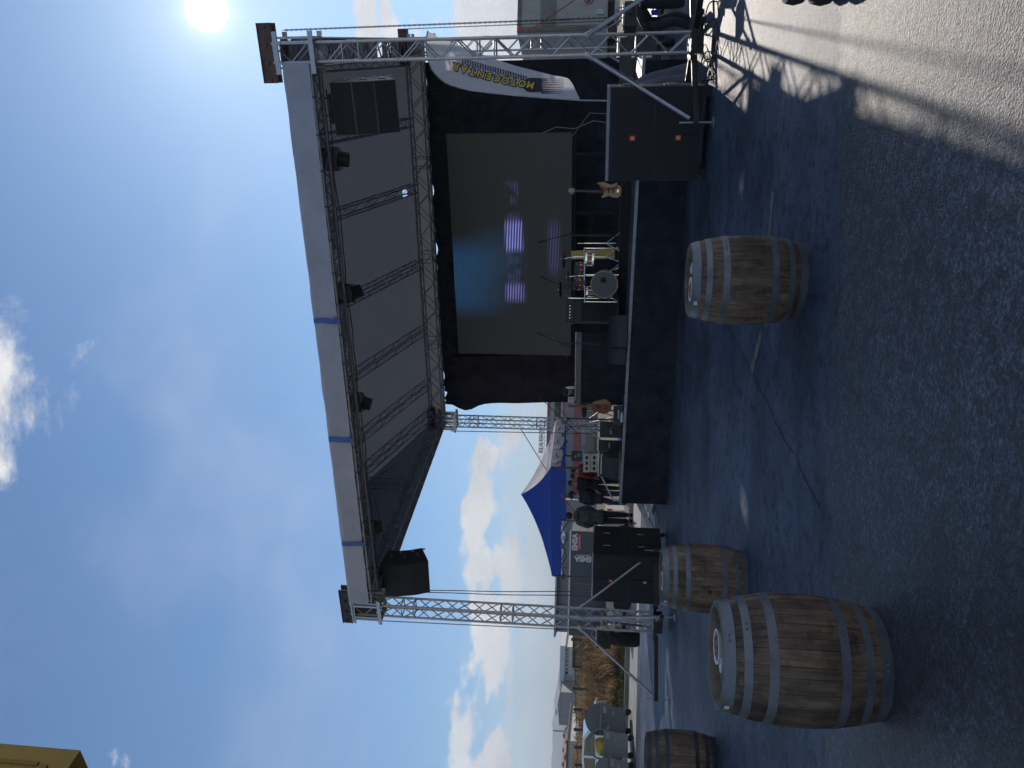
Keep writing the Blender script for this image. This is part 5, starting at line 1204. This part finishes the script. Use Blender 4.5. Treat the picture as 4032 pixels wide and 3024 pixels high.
# ---------------------------------------------------------------- generator container with its signs
CF = 38.; ca, cb_ = at(934, 2250, CF), at(522, 2250, CF); zc0 = gh(CF); Lc_ = (Vector((ca.x-cb_.x, ca.y-cb_.y, 0))).length
GC = thing('generator_container', 'dark grey container with white and red lettering beyond the left subwoofers', 'container', Vector((cb_.x, cb_.y, zc0)), YAW)
hc = ca.z-zc0
DGR = mat('dark_grey_container', (.085, .092, .105), .5, var=.1, scale=2)
mb = MB(); mb.box((Lc_/2, 1.2, hc/2), (Lc_, 2.4, hc)); mb.out('body', DGR, GC, bevel=.02)
for k in range(1, 4): mb = MB(); mb.box((Lc_*k/4, -.012, hc/2), (.05, .024, hc-.1)); mb.out('panel_seam', mat('mid_grey_seam', (.16, .17, .18), .5), GC)
mb = MB(); mb.box((Lc_/2, -.03, hc+.04), (Lc_, .07, .07)); mb.out('top_rail', WHITE, GC)
for x in (.75, 2.9): mb = MB(); mb.bar((x, .1, hc+.07), (x, .1, hc+.3), .05, .05); mb.box((x, .1, hc+.34), (.3, .12, .12)); mb.out('lamp', STEELK, GC)
REDS = mat('red_sign', (.42, .03, .03), .5)
def lc(U, V): p = at(U, V, CF-.02); return Vector((p-Vector((cb_.x, cb_.y, zc0))).to_tuple())
def gl(U, V):
    p = at(U, V, CF)-Vector((cb_.x, cb_.y, zc0)); return Vector((p.dot(_rt), -.03, p.z))
lettering('EMSA', .36, WHITE, GC, FRM(gl(890, 2265), (1, 0, 0), (0, 0, 1)), .006, .018, scale=(.95, 1))
a_, b_ = gl(926, 2277), gl(856, 2288); mb = MB(); mb.box(((a_+b_)/2+Vector((0, .012, 0))), (abs(a_.x-b_.x), .024, abs(a_.z-b_.z))); rs = mb.out('sign_strip', REDS, GC)
lettering('JENERATÖR', .105, WHITE, rs, FRM((a_+b_)/2+Vector((0, -.006, 0)), (1, 0, 0), (0, 0, 1)), .004, .002, scale=(1.15, 1))
lettering('EMSA', .36, WHITE, GC, FRM(gl(824, 2296), (0, 0, 1), (-1, 0, 0)), .006, .018, scale=(.95, 1))
a_, b_ = gl(843, 2257), gl(834, 2335); mb = MB(); mb.box(((a_+b_)/2+Vector((0, .012, 0))), (abs(a_.x-b_.x), .024, abs(a_.z-b_.z))); rs = mb.out('sign_strip', REDS, GC)
lettering('JENERATÖR', .105, WHITE, rs, FRM((a_+b_)/2+Vector((0, -.006, 0)), (0, 0, 1), (-1, 0, 0)), .004, .002, scale=(1.2, 1))
mb = MB(); c = gl(552, 2264); mb.torus(c, .11, .025, Matrix.Rotation(PI/2, 3, 'X'), 16, 5); mb.out('round_mark', mat('green_mark', (.03, .22, .09), .6), GC)
# ---------------------------------------------------------------- vans and cars
def car(loc, rz, lab, cat, prof, win, w, body, name):
    """prof / win: side outlines (y forward is -x); wheels at the two axles"""
    t = thing(name, lab, cat, loc, rz); L = max(x for x, z in prof); 
    mb = MB(); mb.prism([(x-L/2, -w/2, z) for x, z in prof], (0, w, 0)); mb.out('body', body, t, bevel=.05)
    for k, pl in enumerate(win):
        for s in (-1, 1):
            mb = MB(); mb.prism([(x-L/2, s*(w/2+.004)-.004, z) for x, z in pl], (0, .008, 0)); mb.out('window', mat('car_glass', (.02, .024, .03), .08, spec=.8), t)
    for x in (L*.19, L*.80):
        for s in (-1, 1):
            mb = MB(); Mx = Matrix.Rotation(PI/2, 3, 'X'); mb.lathe([(.2, -.1), (.31, -.1), (.325, 0), (.31, .1), (.2, .1)], 24, (x-L/2, s*(w/2-.09), .325), Mx); wh = mb.out('wheel', RUB, t)
            mb = MB(); mb.lathe([(.2, -.085), (.2, .085)], 16, (x-L/2, s*(w/2-.09), .325), Mx); mb.out('rim', ALU, wh)
    for s in (-1, 1):
        mb = MB(); mb.box((-L/2+.03, s*w*.36, .72), (.06, .28, .14)); mb.out('headlight', CHROME, t); mb = MB(); mb.box((L/2-.03, s*w*.38, .85), (.06, .2, .2)); mb.out('tail_light', MATS['red_lens'], t)
    return t
vp_ = at(806, 2476, 30.); vp_.z = gh(30.)
car(vp_, YAW, 'pale car parked behind the far front tower and the left subwoofers', 'car', [(0, .3), (0, .72), (.25, .84), (1.2, .95), (1.9, 1.3), (2.3, 1.36), (3.2, 1.34), (3.9, 1.02), (4.3, .98), (4.35, .3)],
    [[(1.4, .97), (1.95, 1.26), (2.4, 1.3), (2.4, .97)], [(2.5, .97), (2.5, 1.3), (3.15, 1.28), (3.7, 1.0)]], 1.75, mat('beige_car_paint', (.42, .40, .36), .35, coat=.4), 'parked_car')
cp_ = at(48, 2400, 33.); cp_.z = gh(33.)
car(cp_, YAW, 'silver car roof showing behind the open dumpster', 'car', [(0, .3), (0, .75), (.2, .88), (1.1, 1.0), (1.75, 1.48), (2.2, 1.58), (3.2, 1.56), (3.95, 1.12), (4.25, 1.05), (4.3, .3)],
    [[(1.3, 1.02), (1.85, 1.44), (2.4, 1.5), (2.4, 1.02)], [(2.5, 1.02), (2.5, 1.5), (3.15, 1.48), (3.7, 1.08)]], 1.75, mat('silver_paint', (.50, .53, .58), .25, .5, coat=.6), 'parked_car')
# ---------------------------------------------------------------- dumpsters
DMP = mat('galvanised_dumpster', (.135, .175, .185), .6, .0, var=.25, scale=2.5, c2=(.13, .16, .17))
DMP2 = mat('pale_galvanised_dumpster', (.22, .245, .23), .6, .0, var=.25, scale=2.5, c2=(.22, .24, .23))
def dumpster(U, V, F, wpx, hpx, rz, lab, m_, opened):
    p = at(U, V, F); p.z = gh(F); t = thing('dumpster', lab, 'dumpster', p, rz, 'steel dumpsters with domed lids by the kerb'); w = px(wpx, F); h = px(hpx, F); L = 1.3*w; hw = .20; hb = h*.66
    mb = MB()
    for sx, k in ((-1, 1), (1, 1)): pass
    P = [(-w*.36, hw), (-w*.5, hb), (w*.5, hb), (w*.36, hw)]
    mb.prism([(x, -L/2, z) for x, z in P], (0, L, 0)); mb.out('bin_body', m_, t, bevel=.02)
    arc_ = [(w*.5*math.cos(PI*i/16), hb+.02+(h-hb-.02)*math.sin(PI*i/16)) for i in range(17)]
    for y in (-L/2+.02, L/2-.05):
        mb = MB()
        if opened:
            for (x0, z0), (x1, z1) in zip(arc_, arc_[1:]): mb.bar((x0, y, z0), (x1, y, z1), .05, .05)
            mb.out('lid_end', m_, t)
        else: mb.prism([(x, y, z) for x, z in arc_], (0, .03, 0)); mb.out('lid_end', m_, t, smooth=False)
    mb = MB(); a0, a1 = (0, 16) if not opened else (0, 6)
    mb.grid(lambda u, v: Vector((lambda i: (w*.505*math.cos(PI*i/16), -L/2+.03+(L-.06)*v, hb+.03+(h-hb-.02)*math.sin(PI*i/16)))(a0+(a1-a0)*u)), 16, 1); mb.out('lid', m_, t)
    mb = MB(); mb.box((0, -L/2-.02, hb-.04), (w*1.02, .04, .07)); mb.out('rim_bar', m_, t)
    for x, z in ((-w*.2, hb*.72), (w*.22, hb*.6)): mb = MB(); mb.box((x, -L/2-.015, z), (.14, .03, .05)); mb.out('bracket', GALV, t)
    for sx in (-1, 1):
        mb = MB(); mb.tube((sx*w*.5, -L*.3, hb*.86), (sx*w*.62, -L*.3, hb*.86), .025, 8); mb.out('lifting_pin', GALV, t)
        for sy in (-1, 1):
            c = Vector((sx*w*.30, sy*L*.36, .10)); mb = MB(); mb.lathe([(.05, -.025), (.10, -.03), (.10, .03), (.05, .025)], 18, c, Matrix.Rotation(PI/2, 3, 'X')); mb.bar(c, c+Vector((0, 0, .12)), .05, .09); mb.out('wheel', RUB, t)
    if opened:
        mb = MB(); mb.ell((-w*.06, -L*.18, hb+.06), (w*.33, .34, .24), None, 16, 10)
        for v in mb.bm.verts: v.co += Vector((.05*wob(v.co*5), .05*wob(v.co*5+Vector((3, 0, 0))), .06*wob(v.co*6+Vector((0, 5, 0)))))
        mb.bm.transform(Matrix.Rotation(rz, 4, 'Z')); single(mb, 'rubbish_bag', mat('yellow_plastic_bag', (.62, .42, .06), .35, var=.1, bump=.4, bscale=14), 'yellow rubbish bag heaped in the open dumpster', 'bag', p)
    mb = MB(); mb.box((w*.3, -L/2-.012, hb*.9), (.22, .01, .16)); mb.out('sticker', mat('faded_sticker', (.36, .40, .40), .6), t)
dumpster(182, 2473, 28.0, 112, 176, YAW+R(25), 'closed grey dumpster with a domed lid beside the dry bushes', DMP, False)
dumpster(84, 2480, 26.6, 104, 176, YAW+R(26), 'open pale dumpster holding a yellow rubbish bag', DMP2, True)
dumpster(-24, 2480, 26.0, 104, 152, YAW+R(28), 'pale dumpster cut by the left picture edge beside the open one', DMP2, False)
# red plastic pipe lengths along the kerb
for (U0, U1, V, lab) in ((560, 468, 2456, 'red plastic barrier lying on the kerb behind the far tower'), (272, 240, 2456, 'short red scrap lying on the grass by the closed dumpster')):
    a_, b_ = gp(U0, V), gp(U1, V+6); mb = MB(); z = Vector((0, 0, .12)); mb.path([a_+z, a_.lerp(b_, .3)+z*1.1, b_+z], [.12, .11, .06], 10); single(mb, 'plastic_barrier', mat('red_plastic', (.42, .02, .03), .45, var=.2), lab, 'barrier', a_, world=True, group='red plastic pieces by the kerb')
# ---------------------------------------------------------------- fence across the field
FN = thing('wire_fence', 'black posted wire fence crossing the dry field', 'fence', at(260, 2330, 50.))
pts = []
for U, Vt, Vb in ((507, 2249, 2300), (400, 2254, 2330), (313, 2254, 2315), (231, 2258, 2320), (152, 2259, 2312), (82, 2262, 2312), (13, 2262, 2312), (-60, 2262, 2312), (590, 2252, 2300)):
    q = at(U, Vt, 50.); b = Vector((q.x, q.y, gh(50)-.1)); mb = MB(); mb.bar(b, q, .13, .13); mb.out('post', STEELK, FN, world=True); pts.append((U, q))
pts.sort(key=lambda k: k[0])
for dzz in (-.10, -.5):
    mb = MB(); P = []
    for (u0, a_), (u1, b_) in zip(pts, pts[1:]):
        for k in range(6): P.append(a_.lerp(b_, k/6)+Vector((0, 0, dzz-.10*math.sin(PI*k/6))))
    P.append(pts[-1][1]+Vector((0, 0, dzz))); mb.path(P, .022 if dzz > -.3 else .012, 5); mb.out('wire', STEELK, FN, world=True)
# ---------------------------------------------------------------- dry brush and grass
def tuft_mesh(n, reg, hmin, hmax, lean, wd):
    bm = bmesh.new()
    for i in range(n):
        F, U, k = reg(); q = cw(((U-1512)/FP*F, F, gh(F))); h = random.uniform(hmin, hmax)*k; a_ = random.uniform(0, 2*PI); l = random.gauss(0, lean)*h
        d = Vector((math.cos(a_), math.sin(a_), 0)); s = Vector((-d.y, d.x, 0))*wd*random.uniform(.6, 1.6)*(F/40)
        vs = [bm.verts.new(q-s), bm.verts.new(q+s), bm.verts.new(q+d*l*.4+Vector((0, 0, h*.6))+s*.6), bm.verts.new(q+d*l+Vector((0, 0, h)))]
        bm.faces.new((vs[0], vs[1], vs[2])); bm.faces.new((vs[0], vs[2], vs[3]))
    me = bpy.data.meshes.new('tufts'); bm.to_mesh(me); bm.free(); return me
def stuff(name, me, m_):
    me.materials.append(m_); o = bpy.data.objects.new(name, me); COL.objects.link(o); tag(o, kind='stuff')
def reg1():
    F = 31+45*random.random()**1.6; U = random.uniform(-80, 640)
    return F, U, (.5+1.0*max(0, wob((U*.012, F*.12, 3))+.25)+.9*max(0, wob((U*.03, F*.3, 8))))*(.75 if F < 33 else 1)
stuff('dry_brush', tuft_mesh(26000, reg1, .25, 1.15, .35, .018), mat('dry_brush_leaf', (.27, .19, .10), .9, var=.3, scale=.8, c2=(.13, .085, .045), trans=.3))
def reg2():
    F = 30+5*random.random()**1.5; U = random.choice((random.gauss(255, 40), random.gauss(370, 25), random.uniform(0, 560))); return F, U, .8+.4*wob((U*.05, F, 1))
stuff('green_grass', tuft_mesh(7000, reg2, .12, .42, .4, .02), mat('green_weeds', (.10, .15, .03), .9, var=.3, scale=1.2, c2=(.16, .14, .05)))
def reg3():
    F = random.uniform(46, 105); U = random.uniform(-60, 640); return F, U, 1.0
stuff('field_grass', tuft_mesh(14000, reg3, .2, .6, .3, .03), mat('field_straw', (.20, .145, .075), .9, var=.3, scale=.5, c2=(.075, .075, .04)))
def bushy(U, F, w, h, lab, m_):
    q = at(U, 2300, F); q.z = gh(F)-.05; t = thing('dry_bush', lab, 'bush', q, 0, 'bare brown bushes in the field')
    mb = MB()
    for i in range(7): a_ = random.uniform(0, 6.3); mb.tube((0, 0, 0), (w*.35*math.cos(a_), w*.35*math.sin(a_), h*random.uniform(.6, .95)), .03, 4, .008)
    mb.out('stem', mat('twig_bark', (.09, .06, .04), .9), t)
    bm = bmesh.new()
    for i in range(900):
        a_ = random.uniform(0, 6.3); rr = random.random()**.5; z = random.random()**.8; c = Vector((w*.5*rr*math.cos(a_)*(.6+.8*z*(1.3-z)), w*.5*rr*math.sin(a_)*(.6+.8*z*(1.3-z)), h*z)); 
        if wob(c*1.6+Vector((U, 0, 0))) < -.18: continue
        d = Vector((random.gauss(0, 1), random.gauss(0, 1), random.gauss(0, .8))).normalized(); l = random.uniform(.10, .26); s = d.orthogonal().normalized()*l*.16
        v = [bm.verts.new(c-s), bm.verts.new(c+s), bm.verts.new(c+d*l)]; bm.faces.new(v)
    me = bpy.data.meshes.new('foliage'); bm.to_mesh(me); bm.free(); me.materials.append(m_); o = bpy.data.objects.new('foliage', me); COL.objects.link(o); o.parent = t
BRN = mat('brown_twig_leaf', (.20, .13, .065), .9, var=.4, scale=2.5, c2=(.10, .065, .035), trans=.25)
for U, F, w, h, lab in ((330, 33.5, 2.6, 1.5, 'largest brown bush in the middle of the dry field, by the kerb'), (425, 36, 2.2, 1.35, 'brown bush to the right of the largest bush, under the slanting brace'), (262, 36, 2.3, 1.3, 'brown bush between the largest bush and the closed dumpster'), (500, 40, 2.0, 1.2, 'brown bush nearest the far tower'), (372, 43, 2.6, 1.3, 'farther brown bush behind the largest bush'), (205, 45, 2.4, 1.2, 'brown bush showing above the closed dumpster')):
    bushy(U, F, w, h, lab, BRN)
# ---------------------------------------------------------------- buildings beyond
def block(name, lab, U0, U1, Vt, F, dep, m_, rz=0., group=None, base=None):
    a_, b_ = at(U0, Vt, F), at(U1, Vt, F); zt2 = (a_.z+b_.z)/2; z0 = (gh(F) if base is None else base)-.3; wdt = (Vector((a_.x-b_.x, a_.y-b_.y, 0))).length
    t = thing(name, lab, 'building', Vector(((a_.x+b_.x)/2, (a_.y+b_.y)/2, z0)), YAW+rz, group); h = zt2-z0
    mb = MB(); mb.box((0, dep/2, h/2), (wdt, dep, h)); mb.out('wall', m_, t); return t, wdt, h
GWALL = mat('pale_grey_cladding', (.33, .35, .39), .6, var=.07, scale=.4)
REDT = mat('dull_red_trim', (.33, .10, .085), .6)
def rowz(t, h, V, F, U=1200): return at(U, V, F).z-t.location.z
HF = 72.
hall, w, h = block('industrial_hall', 'long pale grey hall with dull red bands behind the stage', 1560, 1030, 2158, HF, 22, GWALL)
for V0, V1, nm in ((2150, 2160, 'eave_band'), (2212, 2219, 'red_band'), (2256, 2284, 'lower_red_band')):
    z0, z1 = rowz(hall, h, V1, HF), rowz(hall, h, V0, HF); mb = MB(); mb.box((0, -.06, (z0+z1)/2), (w+.1, .12, z1-z0)); mb.out(nm, REDT, hall)
mb = MB()
for i in range(12): z = rowz(hall, h, 2226+i*2.6, HF); mb.box((0, -.02, z), (w, .04, .02))
mb.out('cladding_ribs', mat('rib_grey', (.24, .26, .29), .6), hall)
for x in (-w*.32, -w*.05, w*.12, w*.36): mb = MB(); mb.box((x, -.035, h*.42), (.35, .07, h*.55)); mb.out('column', mat('hall_column', (.20, .22, .24), .6), hall)
z0 = rowz(hall, h, 2300, HF); mb = MB(); mb.box((0, -.03, z0-.6), (w, .06, 1.2)); mb.out('plinth', mat('tan_plinth', (.26, .22, .16), .7), hall)
for x in (-w*.2, -w*.12, w*.2): mb = MB(); mb.box((x, -.03, rowz(hall, h, 2190, HF)), (2.0, .05, .6)); mb.out('window', MATS['car_glass'], hall)
sg = thing('roof_sign', 'row of grey sign letters seen from behind on the hall roof', 'sign', Vector((at(1290, 2156, HF).x, at(1290, 2156, HF).y, at(1290, 2150, HF).z)), YAW)
lettering('SCHENKER', .50, mat('sign_grey', (.10, .11, .13), .6), sg, FRM((0, 0, .42), (-1, 0, 0), (0, 0, 1)), .03, .01)
mb = MB()
for i in range(9): x = -1.6+i*.4; mb.bar((x, .08, 0), (x, .08, .65), .03, .03); mb.bar((x, .08, .6), (x+.3, .9, 0), .025, .025)
mb.bar((-1.7, .08, .15), (1.7, .08, .15), .03, .03); mb.bar((-1.7, .08, .66), (1.7, .08, .66), .03, .03); mb.out('sign_frame', GALV, sg)
gh2, w, h = block('grey_hall', 'plain grey hall with a flat roof beyond the lettered container', 1055, 545, 2198, 62., 26, mat('blue_grey_cladding', (.23, .25, .29), .6, var=.06, scale=.3), rz=R(7))
mb = MB(); mb.box((0, 12, h+.06), (w+.4, 26.4, .14)); mb.out('roof', mat('hall_roof_edge', (.30, .32, .35), .6), gh2)
for x in (-.3, -.02, .24): mb = MB(); mb.box((x*w, -.03, h*.5), (.12, .06, h)); mb.out('downpipe', mat('pipe_grey', (.17, .18, .2), .6), gh2)
WF = 104.
wb, w, h = block('white_building', 'white factory building with a roof on columns beyond the field', 478, 302, 2224, WF, 16, mat('cream_white_wall', (.62, .62, .58), .7, var=.04, scale=.3))
mb = MB(); mb.box((0, 8, h+.33), (w+.5, 17, .68)); mb.out('roof_slab', mat('white_fascia', (.55, .58, .62), .6), wb)
for i in range(7): mb = MB(); mb.box((-w*.08+i*w*.085, -.03, h-.28), (w*.055, .06, .36)); mb.out('window', MATS['car_glass'], wb)
for i in range(3): mb = MB(); mb.box((-w*.44+i*w*.13, -.05, h-.55), (w*.10, .1, 1.0)); mb.out('opening', mat('pale_sky_glass', (.42, .52, .62), .2), wb)
for x in (-.3, .02, .32): mb = MB(); mb.box((x*w, -.03, h*.28), (w*.12, .06, .5)); mb.out('window', MATS['car_glass'], wb)
gb, w, h = block('grey_block', 'tall blank grey block joined to the left of the white factory', 300, 170, 2204, 100., 18, mat('blank_grey_wall', (.30, .30, .31), .7, var=.05, scale=.3))
mb = MB(); mb.prism([(-w/2-.1, -.1, h), (w/2+.1, -.1, h), (w*.12, -.1, h+.32)], (0, 18.2, 0)); mb.out('roof', mat('hall_roof_edge', (.30, .32, .35), .6), gb)
rb, w, h = block('brick_shed', 'low red brown brick shed right of the white factory', 528, 404, 2258, 88., 8, mat('red_brown_brick', (.20, .105, .075), .85, var=.25, scale=1.5))
mb = MB(); mb.box((0, 4, h+.05), (w+.4, 8.6, .12)); mb.out('roof', mat('dark_roof', (.10, .09, .09), .8), rb); mb = MB(); mb.box((0, -.02, h*.35), (w*.96, .05, .18)); mb.out('pale_band', WHITE, rb)
lb, w, h = block('white_house', 'low white house with dark windows above the open dumpster', 108, -40, 2234, 84., 9, mat('white_house_wall', (.50, .51, .52), .7, var=.06, scale=.6))
for i in range(5): mb = MB(); mb.box((-w*.4+i*w*.19, -.03, h*.52), (w*.10, .06, .62)); mb.out('window', MATS['car_glass'], lb)
mb = MB(); mb.box((0, 4.5, h+.06), (w+.5, 10, .14)); mb.out('roof', MATS['dark_roof'], lb)
hs = [(512, 2226, 30, 260), (486, 2234, 34, 240), (150, 2224, 26, 300), (128, 2216, 24, 320), (104, 2228, 30, 280), (70, 2214, 22, 340), (44, 2220, 30, 300), (14, 2212, 26, 330), (-12, 2222, 28, 300)]
dirs = ['farthest right small house showing above the brick shed', 'small pale house beside the fence post above the brick shed', 'small house just left of the grey block', 'taller small house left of the grey block', 'wide small house above the dumpsters', 'thin tall house on the skyline above the dumpsters', 'pale house on the skyline between two taller ones', 'tall house on the skyline near the left edge', 'house on the skyline cut by the left edge']
for (U, V, wp2, F), lab in zip(hs, dirs):
    t, w, h = block('distant_house', lab, U+wp2/2, U-wp2/2, V+8, F, 9, mat('distant_wall_%d' % (int(U) % 3), ((.42, .40, .37), (.36, .33, .30), (.48, .47, .45))[int(U) % 3], .8), base=3.6, group='far houses along the skyline')
    mb = MB(); mb.prism([(-w/2-.3, -.3, h), (w/2+.3, -.3, h), (0, -.3, h+px(10, F))], (0, 9.6, 0)); mb.out('roof', mat('distant_roof', (.20, .12, .10), .8), t)
    for x in (-.22, .22): mb = MB(); mb.box((x*w, -.04, h-1.4), (w*.18, .08, 1.2)); mb.out('window', MATS['car_glass'], t)
for U, V0, F, lab in ((148, 2176, 260, 'tall thin chimney on the skyline above the dumpsters'), (221, 2190, 100, 'thin lamp mast in front of the grey block')):
    q = at(U, V0, F); mb = MB(); b = Vector((q.x, q.y, 3.5)); mb.tube((0, 0, 0), (0, 0, q.z-3.5), px(4.5, F)/2*(1.6 if F > 200 else .8), 8)
    if F < 200: mb.box((0, 0, q.z-3.5), (.9, .2, .14))
    single(mb, 'skyline_mast', mat('pale_mast', (.34, .36, .40), .7), lab, 'mast', b, YAW)
# hills
mb = MB(); ridge = [(-900, 2196), (-300, 2186), (0, 2172), (173, 2176), (280, 2184), (361, 2198), (450, 2212), (534, 2222), (700, 2230), (1000, 2226), (1400, 2235), (1900, 2228), (2500, 2240), (3100, 2225), (3800, 2240)]
RR = []
for (u0, v0), (u1, v1) in zip(ridge, ridge[1:]):
    for k in range(8): RR.append((u0+(u1-u0)*k/8, v0+(v1-v0)*k/8))
rows = []
for U, V in RR:
    a_ = at(U, V, 3900.); a_.z += 9*wob((U*.02, 0, 0))+5*wob((U*.07, 3, 0))
    f0 = at(U, V, 3100.); bk = at(U, V, 5200.); mid = a_.lerp(f0, .5); mid.z = a_.z*.55+14*wob((U*.03, 9, 0))
    rows.append([Vector((f0.x, f0.y, -5)), mid, a_, Vector((bk.x, bk.y, -5))])
vv = [[mb.bm.verts.new(p) for p in r_] for r_ in rows]
for a_, b_ in zip(vv, vv[1:]):
    for k in range(3): mb.bm.faces.new((a_[k], b_[k], b_[k+1], a_[k+1]))
tag(mb.out('hills', mat('far_hill_scrub', (.075, .085, .05), .9, var=.3, scale=.01)), kind='structure')
# ---------------------------------------------------------------- yellow building corner overhead at the left
yc = at(70, 316, 9.0); a_ = at(0, 289, 8.0)
YW = mat('ochre_plaster', (.34, .225, .045), .8, var=.10, scale=2.5, bump=.15, bscale=30)
YR_ = R(YROT) if 'YROT' in globals() else R(62)
YBD = thing('yellow_building', 'ochre yellow building corner jutting in at the upper left', 'building', Vector((yc.x, yc.y, 0)), YAW+YR_)
zc = yc.z
mb = MB(); mb.box((-4., 2.5, zc+2.5), (8., 5., 5.)); mb.out('upper_wall', YW, YBD)
mb = MB(); mb.box((-4.2, 3.1, zc/2), (7.6, 3.8, zc)); mb.out('lower_wall', YW, YBD)
mb = MB(); mb.box((-4.1, -.018, zc+.30), (7.7, .036, .08)); mb.box((-.24, -.017, zc+2.6), (.05, .034, 4.4)); mb.out('moulding', mat('ochre_moulding', (.25, .165, .03), .8, var=.1), YBD)

# ---------------------------------------------------------------- air: far things fade to blue
hz = bpy.data.materials.new('haze_air'); hz.use_nodes = True; hz.node_tree.nodes.clear()
pv_ = hz.node_tree.nodes.new('ShaderNodeVolumePrincipled'); ho = hz.node_tree.nodes.new('ShaderNodeOutputMaterial')
pv_.inputs['Color'].default_value = (.80, .88, 1., 1); pv_.inputs['Density'].default_value = .00030; pv_.inputs['Anisotropy'].default_value = .0
hz.node_tree.links.new(pv_.outputs[0], ho.inputs['Volume'])
mb = MB(); mb.box(cw((0, 2600, 149)), (14000, 6400, 302), rz=YAW); o = mb.out('haze', hz, smooth=False); tag(o, kind='stuff')
